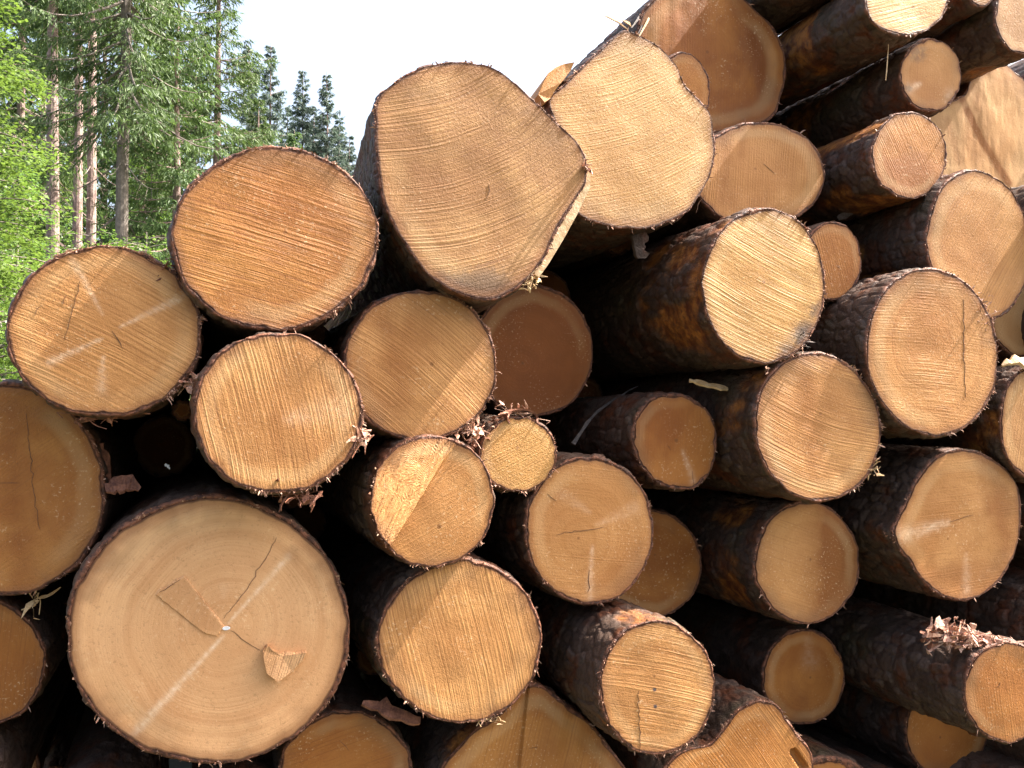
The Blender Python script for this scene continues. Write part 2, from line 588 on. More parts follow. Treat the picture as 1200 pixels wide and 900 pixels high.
    Vv = YY / .055 + .8 * fbm(CC * Rm * 12, SS * Rm * 12, YY * 9, seed + 21, 2)
    f1, f2, idn, ou, ov = cells(U, Vv, nu, seed)
    edge = sstep(0, .22, f2 - f1)
    plate = .25 + .5 * idn
    disp = .0055 * edge * (.5 + idn) + .006 * (ov * (idn - .3) + ou * (.5 - idn)) + .004 * fbm(CC * Rm * 30, SS * Rm * 30, YY * 30, seed + 31, 3)
    big_n = fbm(CC * Rm * 3.2, SS * Rm * 3.2, YY * 2.0, seed + 41, 2)
    disp = disp + .008 * big_n * sstep(0, .3, YY)
    pm = np.zeros_like(AN)
    if peel > 0:
        pn = fbm(CC * Rm * 9, SS * Rm * 9, YY * 5.5, seed + 51, 3)
        lim = .42 - peel
        if peelat is not None:
            pa, pw, py0 = peelat
            da = np.abs((AN - pa + np.pi) % (2 * np.pi) - np.pi)
            lim = lim + .9 * sstep(pw * .5, pw * 1.2, da) + .8 * sstep(py0 * .6, py0 * 1.2, YY)
        pm = sstep(lim - .12, lim + .22, pn)
        disp = disp * (1 - .75 * pm) - .004 * pm
    grow = np.clip(YY / .02, 0, 1)
    rad = Rb[None, :] * (1 - flare * sstep(0, .5, YY)) * (1 - .012 * YY) + disp * (.12 + .88 * grow)
    rad = np.maximum(rad, Rwb[None, :] * .9)
    XB, ZB = rad * CC, rad * SS
    front = plane_y(XB, ZB)
    YB = YY + front
    ragged = .004 * fbm(cb * Rm * 60, sb * Rm * 60, 0, seed + 61, 3)
    YB[0] += ragged
    YB[1] += ragged * .6
    yin, _, _ = surf(Rwb * cb, Rwb * sb)
    v_in = np.stack([Rwb * cb * .999, yin + .0035, Rwb * sb * .999], -1)
    rmid = Rwb + (Rb - Rwb) * .55
    v_mid = np.stack([rmid * cb, plane_y(rmid * cb, rmid * sb) + (yin - plane_y(Rwb * cb, Rwb * sb)) * .7 + ragged * .8, rmid * sb], -1)
    v_b = np.stack([XB, YB, ZB], -1).reshape(-1, 3)
    v_b[:NB, 1] += (yin - plane_y(Rwb * cb, Rwb * sb)) * .6
    VB = np.concatenate([v_in, v_mid, v_b])
    nrow = 2 + len(ys)
    j0 = np.arange(NB)
    j1 = (j0 + 1) % NB
    QB = np.concatenate([np.stack([r_ * NB + j0, r_ * NB + j1, (r_ + 1) * NB + j1, (r_ + 1) * NB + j0], -1) for r_ in range(nrow - 1)])
    fr_a = np.concatenate([np.ones(2 * NB), np.concatenate([np.full(NB, .8), np.zeros(NB * (len(ys) - 1))])])
    pl_a = np.concatenate([np.full(2 * NB, .3), plate.ravel()])
    pe_a = np.concatenate([np.zeros(2 * NB), pm.ravel()])
    # far end
    VB = np.concatenate([VB, [[0, length, 0]]])
    cidx = len(VB) - 1
    base = (nrow - 1) * NB
    nb2 = NB // 2
    far = np.stack([base + j0[0::2][:nb2], base + j0[1::2][:nb2], base + (j0[1::2][:nb2] + 1) % NB, np.full(nb2, cidx)], -1)
    QB = np.concatenate([QB, far])
    fr_a, pl_a, pe_a = [np.concatenate([q_, [v_]]) for q_, v_ in ((fr_a, 0), (pl_a, .3), (pe_a, 0))]
    # fringe of torn bark and wood fibres round the rim
    fb_a = np.zeros(len(VB))
    if fringe:
        fringe = int(fringe * 1.5)
        lr = np.random.default_rng(seed * 13 + 1)
        n = fringe
        if frange:
            t = R(frange[0]) + lr.random(n) * R(frange[1] - frange[0])
        else:
            t = lr.random(n) * 2 * np.pi - np.pi
        # clusters
        t = t + .15 * np.sin(t * 7 + seed)
        rb = np.interp((t + np.pi) % (2 * np.pi) - np.pi, ang, Rr) - lr.random(n) * bark * .001
        c_, s_ = np.cos(t), np.sin(t)
        bx, bz = rb * c_, rb * s_
        by, _, _ = surf(bx * .97, bz * .97)
        B = np.stack([bx, by + .003, bz], -1)
        Ra = np.stack([c_, 0 * c_, s_], -1)
        Ta = np.stack([-s_, 0 * c_, c_], -1)
        D = Ra * (.15 + .8 * lr.random((n, 1))) + Ta * lr.normal(0, .8, (n, 1)) + np.array([0, -1.0, 0]) * lr.normal(.45, .45, (n, 1))
        D /= np.linalg.norm(D, axis=1)[:, None]
        ln = np.minimum(lr.gamma(2, .0032, (n, 1)), .02)
        wd = .001 + .0022 * lr.random((n, 1))
        S = np.cross(D, lr.normal(size=(n, 3)))
        S /= np.linalg.norm(S, axis=1)[:, None] + 1e-9
        S = S * .5 + Ta * .5
        midp = B + D * ln * .55 + lr.normal(0, .0012, (n, 3))
        q = np.stack([B - S * wd, B + S * wd, midp + S * wd * .8, midp - S * wd * .8], 1).reshape(-1, 3)
        tip = B + D * ln + np.array([0, 0, -1.0]) * ln * .25 * lr.random((n, 1))
        q2 = np.stack([midp - S * wd * .8, midp + S * wd * .8, tip + S * wd * .2, tip - S * wd * .2], 1).reshape(-1, 3)
        b0 = len(VB)
        VB = np.concatenate([VB, q, q2])
        QB = np.concatenate([QB, b0 + np.arange(8 * n).reshape(-1, 4)])
        fb_a = np.concatenate([fb_a, np.ones(8 * n)])
        fr_a, pl_a, pe_a = [np.concatenate([q_, np.zeros(8 * n)]) for q_ in (fr_a, pl_a, pe_a)]
    mesh_obj('bark', VB, QB, BARK, root, True, {'front': fr_a, 'plate': pl_a, 'peel': pe_a, 'fibre': fb_a})
    # --- checks in the wood: narrow closed ribbons whose dark colour gives the crack shade
    for pl in cracks:
        w = pl[0]
        P = np.array(pl[1:], float)
        seg = []
        for i in range(len(P) - 1):
            nn = max(3, int(np.hypot(*(P[i + 1] - P[i])) / 5))
            for t in np.linspace(0, 1, nn, endpoint=(i == len(P) - 2)):
                seg.append(P[i] + (P[i + 1] - P[i]) * t)
        seg = np.array(seg)
        seg += np.random.default_rng(seed).normal(0, .7, seg.shape)
        x_, _, z_ = on_face(seg[:, 0], seg[:, 1])
        y_, _, _ = surf(x_, z_)
        tdir = np.gradient(np.stack([x_, z_], -1), axis=0)
        tdir /= np.linalg.norm(tdir, axis=1)[:, None] + 1e-9
        tt = np.linspace(0, 1, len(seg))
        ww = w * .00062 * (.35 + .65 * np.sin(np.pi * np.clip(tt * .9 + .05, 0, 1))) * (.7 + .6 * np.random.default_rng(seed + 2).random(len(seg)))
        pxv, pzv = -tdir[:, 1] * ww, tdir[:, 0] * ww
        top1 = np.stack([x_ + pxv, y_ - .0009, z_ + pzv], -1)
        top2 = np.stack([x_ - pxv, y_ - .0009, z_ - pzv], -1)
        bot = np.stack([x_, y_ + .004, z_], -1)
        n = len(seg)
        V_ = np.concatenate([top1, top2, bot])
        ii = np.arange(n - 1)
        Fq = np.concatenate([np.stack([ii, ii + 1, n + ii + 1, n + ii], -1), np.stack([ii, 2 * n + ii, 2 * n + ii + 1, ii + 1], -1), np.stack([n + ii, n + ii + 1, 2 * n + ii + 1, 2 * n + ii], -1)])
        mesh_obj('crack', V_, Fq, CRACK, root)
    LOGS[key] = root

    def local(px, py, dy=0.0):
        """local point of the log on its face plane under a pixel, dy along the axis"""
        x_, y_, z_ = on_face(np.asarray(px, float), np.asarray(py, float))
        return np.stack([x_, y_ + dy, z_], -1)
    LOGINFO[key] = (O, a, e, local, surf)
    return root


# ------------------------------------------------------------------ the pile (shape, recess in m)
def facet_AA(px, py, X, Z):
    s = side(px, py, (453, 640), (537, 515))
    m = sstep(1, -2, s)
    return m * (.14 * (Z - .13) + .10 * (X - .05) - .004 + .0022 * fbm((px * .8 + py * .45) * .5, (py * .8 - px * .45) * .07, 0, 3, 3))


def split_G(px, py, X, Z):
    a_ = side(px, py, (795, 160), (800, -30))
    return .03 * sstep(-2, 3, -a_) * 0 + .005 * fbm(px * .016, py * .004, 0, 4, 2) + .0008 * vnoise(px * .12, py * .015, 0, 9)


def split_L(px, py, X, Z):
    s = side(px, py, (1128, 110), (1180, 225))
    return -.004 * sstep(10, -10, s) + .003 * fbm(px * .02, py * .012, 0, 14, 2) + .002 * fbm(px * .1, py * .03, 0, 24, 3)


def step_MM(px, py, X, Z):
    s = side(px, py, (618, 805), (605, 920))
    return -.012 * sstep(1.2, -1.2, s) + .003 * vnoise(px * .09 + py * .02, 0, 0, 5)


def step_DD(px, py, X, Z):
    m = in_poly(px, py, [(183, 697), (188, 690), (198, 687), (207, 679), (216, 675), (262, 733), (255, 745), (240, 742)])
    m2 = in_poly(px, py, [(262, 736), (310, 762), (335, 762), (365, 765), (325, 800), (262, 800), (240, 745)])
    return -.0035 * m - .0 * m2 - .006 * sstep(70, 0, np.hypot(px - 265, py - 740)) * 0


def cleft_OO(px, py, X, Z):
    d_, _ = segdist(px, py, (931, 882), (942, 899))
    return .02 * sstep(6, 2, d_)


def lip_JJ(px, py, X, Z):
    d_ = np.hypot(px - 1046, py - 627)
    return -.006 * sstep(22, 0, d_)


G = 'logs stacked in the pile'
D2 = 2
make_log('DD', el(243, 739, 166, 156), 0.0, 'largest log of the pile, its smooth pinkish end showing growth rings and a torn chip',
         tone='pink', st=(60, 14, .10, 0), rings=.95, patch=.22, fuzz=.55, tilt=(.0, .03), bark=10, pith=(.045, .005), fringe=260,
         height=step_DD,
         streaks=[((262, 745), (155, 862), 4.2, 1.25), ((268, 730), (338, 652), 3.0, 1.1), ((262, 700), (263, 690), 5, .3)],
         darks=[([(183, 697), (188, 690), (198, 687), (207, 679), (216, 675), (262, 733), (255, 745), (240, 742)], 1, .35)],
         cracks=[(1.1, (262, 724), (290, 690), (325, 630)), (1.1, (270, 738), (288, 752), (305, 762)), (1.0, (183, 697), (198, 687), (216, 675))])
make_log('A', el(122, 388, 115, 99), -0.045, 'tan log end with four pale radial streaks, below the bright leaves at the left',
         tone='tan', st=(-27, 11, .95, .25), rings=.2, patch=.4, tilt=(.05, .04), bark=7, fringe=420, frange=(-60, 130), detail=1,
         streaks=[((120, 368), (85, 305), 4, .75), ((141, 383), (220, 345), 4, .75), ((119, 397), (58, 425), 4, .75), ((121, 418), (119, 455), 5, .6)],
         cracks=[(1.0, (131, 388), (144, 408)), (.8, (74, 357), (77, 345)), (.7, (94, 330), (75, 400)), (.7, (41, 370), (46, 358))])
make_log('B', el(322, 279, 120, 108), -0.07, 'round orange brown log end standing out against the forest, resting on two logs',
         tone='orange', st=(-15, 10.5, 1.15, .15), rings=.12, patch=.35, tilt=(.06, .06), bark=9, fringe=300, frange=(-80, 150), detail=1)
make_log('C', po((562, 215), [(441, 118), (460, 98), (480, 85), (505, 76), (535, 72), (560, 75), (580, 80), (610, 103), (640, 132), (665, 155), (680, 172), (688, 188), (688, 212), (676, 232), (655, 265), (640, 298), (628, 316), (612, 332), (592, 347), (570, 352), (540, 345), (505, 325), (485, 300), (470, 278), (455, 250), (447, 225), (442, 190), (440, 150)]), -0.06,
         'big log with an angular pear shaped end, blue stained at its lower tip',
         tone='grey', st=(22, 9, 1.05, -.75), rings=.12, patch=.75, tilt=(.07, .17), vp=(330, 490), bark=5, detail=2, fringe=320, frange=(-60, 170),
         stains=[((570, 348), 48, .75), ((545, 345), 40, .7), ((520, 335), 26, .6), ((598, 342), 22, .5)],
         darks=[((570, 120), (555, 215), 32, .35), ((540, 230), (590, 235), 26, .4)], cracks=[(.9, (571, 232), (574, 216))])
dlog = make_log('D', po((745, 155), [(731, 36), (748, 40), (762, 48), (776, 58), (786, 68), (794, 78), (799, 92), (806, 104), (820, 117), (832, 132), (837, 155), (838, 180), (832, 205), (815, 236), (795, 255), (768, 265), (740, 268), (712, 264), (680, 253), (672, 235), (672, 200), (655, 155), (643, 118), (660, 100), (685, 76), (710, 53)]), 0.17,
         'bright yellow log end with a ragged slanted edge and a split slab',
         tone='yellow', st=(22, 7.5, .85, -.5), rings=.1, patch=.3, fuzz=1.3, tilt=(.045, .09), bark=5, detail=2, fringe=300)
make_log('F', el(800, 107, 33, 46), 0.42, 'narrow orange sliver of a log end just right of the bright yellow one', tone='orange', st=(60, 9, .4, 0), patch=.5, fringe=40)
make_log('G', po((835, 75), [(748, 30), (757, 8), (778, -12), (820, -22), (860, -12), (885, 12), (905, 30), (918, 58), (922, 85), (915, 115), (905, 138), (880, 148), (850, 155), (815, 160), (785, 150), (765, 110), (750, 70)]), 0.55,
         'big smooth amber log end at the top centre with splintered left side and streaky grain',
         tone='amber', st=(88, 9, .35, 0), rings=.05, patch=.9, fuzz=.6, tilt=(.02, .04), bark=8, detail=2, fringe=120, height=split_G,
         darks=[((882, 40), (895, 105), 8, .8), ((815, 0), (830, 70), 10, .45), ((860, -10), (866, 90), 9, .4)])
make_log('H', el(890, 205, 77, 62), 0.3, 'wide smooth log end with upright grain, directly above the log with peeling orange bark',
         tone='tan', st=(84, 8, .5, .1), rings=.08, patch=.6, fuzz=.7, tilt=(.03, .05), bark=7, fringe=90, cracks=[(.9, (896, 193), (909, 203)), (1.6, (817, 250), (821, 235), (826, 228))],
         darks=[((850, 160), (850, 235), 10, .5), ((870, 155), (868, 180), 6, .5)])
make_log('I', el(1062, -2, 50, 44), 0.22, 'log with a pale sunlit end at the top edge and long rust brown bark',
         tone='yellow', st=(20, 13, 1.2, 0), rings=.1, patch=.15, tilt=(.10, .16), bark=9, detail=2, fringe=80, peel=.42, length=4.6)
make_log('J', el(1091, 88, 36, 43), 0.35, 'small dull log end with a white glint, below the pale sunlit one',
         tone='tan', st=(85, 9, .25, 0), rings=.1, patch=.35, fuzz=.5, tilt=(.03, .05), bark=8, detail=2, fringe=50, peel=.3, streaks=[((1078, 98), (1066, 104), 5, 1), ((1108, 120), (1113, 108), 4, .6)], stains=[((1075, 62), 16, .5), ((1064, 103), 8, .5)])  # pale streak paints the white glint into the wood colour
make_log('K', el(1066, 182, 44.5, 51), 0.18, 'oval orange log end sunlit along its right rim, against the pale split log',
         tone='orange', st=(-62, 7, .7, 0), rings=.08, patch=.6, tilt=(.04, .05), bark=7, detail=2, fringe=60, peel=.3)
make_log('L', po((1155, 160), [(1085, 135), (1100, 122), (1128, 112), (1138, 92), (1160, 80), (1175, 74), (1190, 85), (1205, 100), (1225, 150), (1215, 220), (1160, 240), (1110, 222), (1088, 172)]), 0.6,
         'pale split log end with a dark resin seam at the right edge of the pile',
         tone='pale', st=(70, 14, .12, 0), rings=.03, patch=.4, fuzz=.4, tilt=(.045, .09), bark=6, fringe=40, height=split_L,
         darks=[((1126, 116), (1150, 165), 4, 1.7), ((1150, 165), (1182, 215), 4, 1.7), ((1140, 105), (1150, 160), 12, .5), ((1110, 140), (1124, 190), 4, .5), ((1133, 130), (1140, 180), 10, .45)])
make_log('M', el(1202, 18, 37, 46), 0.3, 'grey tan log end cut by the top right corner of the view', tone='grey', st=(60, 9, .4, 0), patch=.3, tilt=(.06, .08), detail=2, fringe=40, bark=8, peel=.25)
make_log('N', el(1150, -32, 22, 40), 0.3, 'thin log end just peeking in at the top edge beside the pale sunlit one', tone='tan', st=(20, 9, .5, 0), fringe=20)
make_log('N2', el(985, -75, 62, 56), 0.35, 'dark log in shadow at the top edge between the amber and the pale sunlit ends', tone='tan', detail=1, fringe=0)
make_log('O', el(895, 335, 72, 92), 0.0, 'log with peeling orange and grey bark on its flank and a pale ridged end',
         tone='yellow', st=(-22, 8.5, 1.0, -.35), rings=.2, patch=.3, tilt=(.045, .055), bark=7, detail=2, fringe=260, frange=(-80, 110), peel=.46, peelat=(math.pi, 1.3, .5),
         stains=[((945, 395), 26, .9), ((925, 415), 20, .8), ((958, 365), 16, .6)], pith=(.0, .01), darks=[((893, 328), (897, 345), 9, .3)])
make_log('P', el(976, 306, 34, 46), 0.195, 'small log end half hidden behind the log with peeling orange bark', tone='orange', st=(-75, 8, .8, 0), patch=.3, tilt=(.05, .05), fringe=70)
make_log('Q', el(1147, 287, 60, 89, -8), 0.14, 'log with a sunlit grey bark top and brown flank below the pale split log',
         tone='tan', st=(55, 8, .75, .2), rings=.12, patch=.35, tilt=(.05, .06), bark=7, detail=2, fringe=150, peel=.22, peelat=(math.pi, 1.6, .8))
make_log('R', el(1093, 413, 77, 99, -6), 0.0, 'tall oval log end with visible rings and one thin upright crack at the right',
         tone='tan', st=(-3, 8, .6, .3), rings=1.0, patch=.45, tilt=(.06, .05), bark=7, detail=2, fringe=220, frange=(-80, 120), pith=(.0, -.0),
         cracks=[(1.3, (1129, 350), (1130, 400), (1132, 465))], darks=[((1075, 340), (1120, 335), 16, .5)])
make_log('S', el(1208, 375, 46, 45), 0.245, 'pale sliver of a log end at the right edge, under the grey topped log', tone='pale', st=(60, 9, .3, 0), patch=.3, fringe=30)
make_log('U', el(1217, 495, 45, 68), 0.04, 'log end cut by the right edge with a pale strip for its sunlit peeled top', tone='grey', st=(75, 8, .8, 0), patch=.2, tilt=(.05, .05), detail=2, fringe=70, peel=.2)
make_log('V', el(958, 500, 74, 87, -10), 0.0, 'round log end with fine combed saw lines and splinters at its lower right rim',
         tone='tan', st=(-18, 8.5, 1.15, -.5), rings=.1, patch=.35, tilt=(.06, .06), bark=7, detail=2, fringe=200, frange=(-70, 120), peel=.34, peelat=(math.pi, 1.2, .5), pith=(0, 0), darks=[((945, 440), (955, 560), 10, .35)])
make_log('W', po((788, 518), [(785, 462), (803, 464), (819, 472), (832, 485), (839, 503), (840, 525), (836, 545), (828, 560), (812, 573), (795, 573), (778, 569), (762, 558), (750, 543), (742, 522), (742, 502), (748, 484), (762, 468)]), 0.14,
         'small shaded orange log end with a pale forked mark at its foot',
         tone='amber', st=(85, 9, .3, 0), rings=.15, patch=.8, fuzz=.6, tilt=(.02, .04), bark=8, detail=2, fringe=50, streaks=[((800, 528), (815, 570), 4, .5)], cracks=[(1.2, (811, 552), (813, 571)), (.8, (782, 522), (786, 529))])
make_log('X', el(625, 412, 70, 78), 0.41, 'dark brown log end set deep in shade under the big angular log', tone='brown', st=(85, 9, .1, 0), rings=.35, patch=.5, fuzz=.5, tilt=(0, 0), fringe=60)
make_log('Y', el(493, 428, 90, 87.5), -0.03, 'log end under the big angular log, smooth at upper left and ridged at lower right',
         tone='tan', st=(-38, 9, .95, .4), rings=.1, patch=.6, tilt=(.05, .04), bark=5, fringe=230, frange=(-100, 60), darks=[((450, 370), (470, 450), 13, .45), ((488, 350), (470, 410), 10, .35)])
make_log('Z', el(607, 532, 45, 44), 0.03, 'smallest round log end at the centre with a curl of bark on top',
         tone='yellow', st=(25, 6, .8, 0), rings=.1, patch=.4, fuzz=1.4, tilt=(.06, .10), bark=5, detail=2, fringe=160)
make_log('AA', el(505, 587, 75, 77), -0.045, 'log end with two cut facets, the upper left one brightly lit and rough',
         tone='tan', st=(28, 8, .5, 0), rings=.55, patch=.35, fuzz=.9, tilt=(.04, .03), bark=6, detail=2, fringe=140, height=facet_AA, pith=(.02, -.06), peel=.3, peelat=(-2.4, .8, .3))
make_log('BB', el(326, 484, 99, 94), -0.13, 'round log end with steep glinting saw ridges, above the largest log',
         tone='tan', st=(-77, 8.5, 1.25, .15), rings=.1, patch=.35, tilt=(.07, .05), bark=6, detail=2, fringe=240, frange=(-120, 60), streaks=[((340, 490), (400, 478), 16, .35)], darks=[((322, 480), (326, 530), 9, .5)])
make_log('CC', el(5, 574, 117, 124), 0.13, 'large stained log end cut by the left edge of the view',
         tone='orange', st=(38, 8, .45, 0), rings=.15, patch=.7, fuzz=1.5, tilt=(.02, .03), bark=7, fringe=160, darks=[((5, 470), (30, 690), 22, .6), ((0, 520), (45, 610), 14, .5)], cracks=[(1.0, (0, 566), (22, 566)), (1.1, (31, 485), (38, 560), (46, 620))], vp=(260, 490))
make_log('EE', el(-18, 777, 71, 74), 0.2, 'small amber log end at the lower left edge, under the large stained one', tone='amber', st=(85, 10, .5, 0), rings=.1, patch=.4, fuzz=.7, fringe=50, vp=(260, 490), darks=[((45, 790), (30, 835), 9, .5)])
make_log('FF', el(539, 752, 96, 95), 0.0, 'round log end with straight upright saw ridges at the bottom centre',
         tone='tan', st=(-77, 9, 1.1, .1), rings=.12, patch=.2, tilt=(.06, .05), bark=7, detail=2, fringe=200)
make_log('GG', el(691, 622, 75.5, 85.5), 0.05, 'smooth log end with a short dark crack and a pale upright streak near the centre',
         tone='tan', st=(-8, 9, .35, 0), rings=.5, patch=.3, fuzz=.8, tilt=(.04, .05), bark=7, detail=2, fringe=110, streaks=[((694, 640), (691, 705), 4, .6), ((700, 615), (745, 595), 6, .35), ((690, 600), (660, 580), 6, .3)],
         cracks=[(1.1, (652, 626), (680, 622), (708, 618)), (1.5, (690, 668), (690, 695)), (1.0, (641, 578), (652, 588))], darks=[((750, 640), (700, 690), 8, .3)])
make_log('HH', el(762, 661, 61, 64), 0.39, 'shaded brown log end behind the smooth streaked one', tone='amber', st=(-15, 9, .2, 0), rings=.2, patch=.6, fuzz=.6, fringe=30)
make_log('II', el(946, 660, 62, 72), 0.15, 'log end half pale and half orange, below the one with combed saw lines',
         tone='tan', st=(-18, 9, .4, 0), rings=.1, patch=.3, fuzz=.7, tilt=(.03, .05), bark=7, detail=2, fringe=60, peel=.2,
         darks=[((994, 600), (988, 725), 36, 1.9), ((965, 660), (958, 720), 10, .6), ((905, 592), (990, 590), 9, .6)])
make_log('JJ', po((1122, 615), [(1120, 527), (1143, 529), (1163, 538), (1182, 553), (1193, 572), (1198, 600), (1196, 625), (1188, 652), (1174, 678), (1158, 693), (1140, 702), (1122, 704), (1100, 696), (1080, 678), (1062, 654), (1045, 627), (1052, 608), (1062, 588), (1072, 566), (1085, 548), (1100, 534)]), 0.05,
         'log end pointed at its left with a pale streak fanning from that point',
         tone='tan', st=(4, 8, .4, 0), rings=.15, patch=.6, fuzz=.8, tilt=(.04, .04), bark=7, detail=2, fringe=100, height=lip_JJ,
         streaks=[((1110, 612), (1050, 630), 8, .9), ((1132, 650), (1133, 703), 5, .5)], darks=[((1165, 545), (1180, 640), 16, .6), ((1150, 535), (1160, 600), 8, .5)], cracks=[(.9, (1113, 611), (1140, 603))])
make_log('KK', el(942, 794, 48, 56), 0.36, 'small shaded log end alone in a dark gap at the lower right', tone='amber', st=(60, 9, .1, 0), rings=.08, patch=.7, fuzz=.5, fringe=30, streaks=[((946, 750), (950, 775), 9, .3)])
make_log('LL', el(770, 806, 67, 79), -0.12, 'log end with slanting saw lines and two tiny knots, dark bark at its upper left',
         tone='tan', st=(-15, 9, .95, .2), rings=.15, patch=.25, tilt=(.05, .05), bark=7, detail=2, fringe=150, stains=[((767, 808), 3.5, 1), ((768, 828), 3.5, 1)], cracks=[(.9, (748, 810), (751, 880))], peel=.15)
make_log('MM', po((628, 905), [(625, 800), (645, 810), (665, 825), (685, 842), (700, 858), (718, 880), (735, 905), (742, 940), (730, 980), (690, 1008), (635, 1018), (575, 1008), (530, 975), (508, 935), (518, 900), (535, 878), (555, 857), (580, 838), (603, 815)]), 0.1,
         'large stepped log end at the bottom edge with steep streaky grain',
         tone='orange', st=(74, 8, .7, 0), rings=.05, patch=.6, fuzz=.7, tilt=(.03, .05), bark=9, detail=2, fringe=100, height=step_MM, cracks=[(.9, (617, 875), (628, 873))], peel=.15)
make_log('NN', el(405, 907, 78, 74), 0.12, 'orange log end at the bottom edge, right of the largest log', tone='amber', st=(14, 9, .55, 0), rings=.15, patch=.5, fuzz=.7, tilt=(.0, .04), fringe=60, cracks=[(.8, (398, 868), (410, 880))])
make_log('OO', po((866, 900), [(780, 900), (792, 886), (808, 878), (830, 874), (843, 862), (854, 845), (870, 829), (885, 822), (903, 823), (915, 831), (923, 845), (932, 858), (943, 870), (952, 886), (954, 910), (945, 945), (910, 975), (860, 985), (815, 975), (785, 945), (776, 918)]), 0.02,
         'log end with a humped top and a small dark cleft at the bottom edge',
         tone='orange', st=(-52, 7.5, 1.0, .3), rings=.05, patch=.2, tilt=(.04, .06), bark=6, detail=2, fringe=140, frange=(20, 150), height=cleft_OO, cracks=[(3.2, (930, 884), (934, 890), (941, 899))])
make_log('PP', el(974, 942, 58, 55), 0.13, 'log with thick dark bark peeking in at the bottom edge beside the humped one', tone='orange', st=(0, 9, .3, 0), bark=18, detail=2, fringe=60)
make_log('QQ', el(1180, 811, 50, 59), -0.1, 'dark barked log at the lower right with torn pink bark on its sunlit top',
         tone='orange', st=(-84, 8, .7, 0), rings=.1, patch=.4, tilt=(.03, .05), bark=7, detail=2, fringe=120, cracks=[(1.0, (1168, 805), (1173, 800))])
make_log('RR', el(1110, 856, 48, 56), 0.31, 'smooth amber log end under the log with torn pink bark', tone='amber', st=(80, 10, .15, 0), rings=.05, patch=.5, fuzz=.5, tilt=(.03, .04), detail=2, fringe=30)
make_log('SS', el(1265, 745, 52, 64), 0.03, 'dark barked log at the right edge, its cut end out of view', tone='tan', detail=2, fringe=40)
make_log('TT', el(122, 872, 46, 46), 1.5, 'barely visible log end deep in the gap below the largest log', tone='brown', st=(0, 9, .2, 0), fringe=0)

# added logs, none seen here, that keep the gaps between the ends black
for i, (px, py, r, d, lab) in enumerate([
        (634, 352, 36, .95, 'added dark log end behind the shaded brown one, under the angular log'),
        (6, 900, 40, 1.03, 'added dark log end in the bottom left corner under the small amber one'),
        (192, 523, 36, 1.02, 'added dark log end deep behind the reddish bark flake, above the largest log'),
        (110, 770, 35, 1.4, 'added dark log end deep in the gap between the largest log and the small amber one'),
        (341, 569, 27, .87, 'added thin dark log deep under the log with steep glinting ridges'),
        (619, 508, 24, .80, 'added thin dark log deep behind the smallest round log'),
        (361, 612, 21, 1.28, 'added thin dark log deep in the gap left of the log with two facets'),
        (687, 461, 19, 1.07, 'added thin dark log deep behind the grey bent twig'),
        (437, 771, 20, .98, 'added thin dark log deep between the largest log and the upright ridged one'),
        (726, 283, 16, .81, 'added thin dark log deep below the bright yellow log end'),
        (1236, 655, 28, .5, 'added thin dark log at the right edge behind the one with a pointed end'),
        (228, 415, 24, 1.0, 'added thin dark log deep in the gap under the round orange brown log end'),
        (214, 481, 11, .35, 'added very thin pole deep between the streaked end and the steep ridged end'),
        (372, 392, 12, .5, 'added very thin pole deep between the orange brown end and the steep ridged end'),
        (66, 916, 18, .86, 'added thin dark log at the bottom edge under the left side of the largest log')]):
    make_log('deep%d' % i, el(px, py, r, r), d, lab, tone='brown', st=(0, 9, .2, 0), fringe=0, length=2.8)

# logs just beyond the frame that carry and shut in the pile
for i, (px, py, r, lab) in enumerate([
        (1290, 590, 70, 'dark log at the right edge beside the log with a pointed end'),
        (1310, 380, 62, 'dark log at the right edge behind the tall oval log end'),
        (1300, 880, 75, 'dark log in the bottom right corner under the one with torn pink bark'),
        (1285, 250, 48, 'dark log at the right edge above the pale sliver of a log end'),
        (1230, 990, 74, 'dark log at the bottom edge below the smooth amber end at the right'),
        (1080, 1005, 70, 'dark log at the bottom edge between the thick barked one and the smooth amber one'),
        (300, 995, 72, 'dark log at the bottom edge under the right side of the largest log'),
        (120, 995, 68, 'dark log at the bottom edge under the middle of the largest log'),
        (-70, 945, 74, 'dark log at the left edge below the small amber log end')]):
    make_log('edge%d' % i, el(px, py, r, r * 1.1), .08, lab, tone='tan', st=(20, 9, .5, 0), fringe=0)

for i, (px, py, ry) in enumerate([(1440, 40, 66), (1440, 190, 70), (1438, 345, 74), (1440, 500, 70), (1440, 655, 72), (1442, 810, 74), (1590, 120, 78), (1590, 290, 78), (1590, 455, 76), (1592, 620, 78), (1590, 785, 76), (1500, 960, 80)]):
    make_log('right%d' % i, el(px, py, ry * .88, ry), .3, 'log of the pile lying wholly outside the right edge of the view', tone=('tan', 'orange')[i % 2], st=(20 + 31 * i, 9, .7, 0), fringe=40, group='logs outside the right edge of the view')

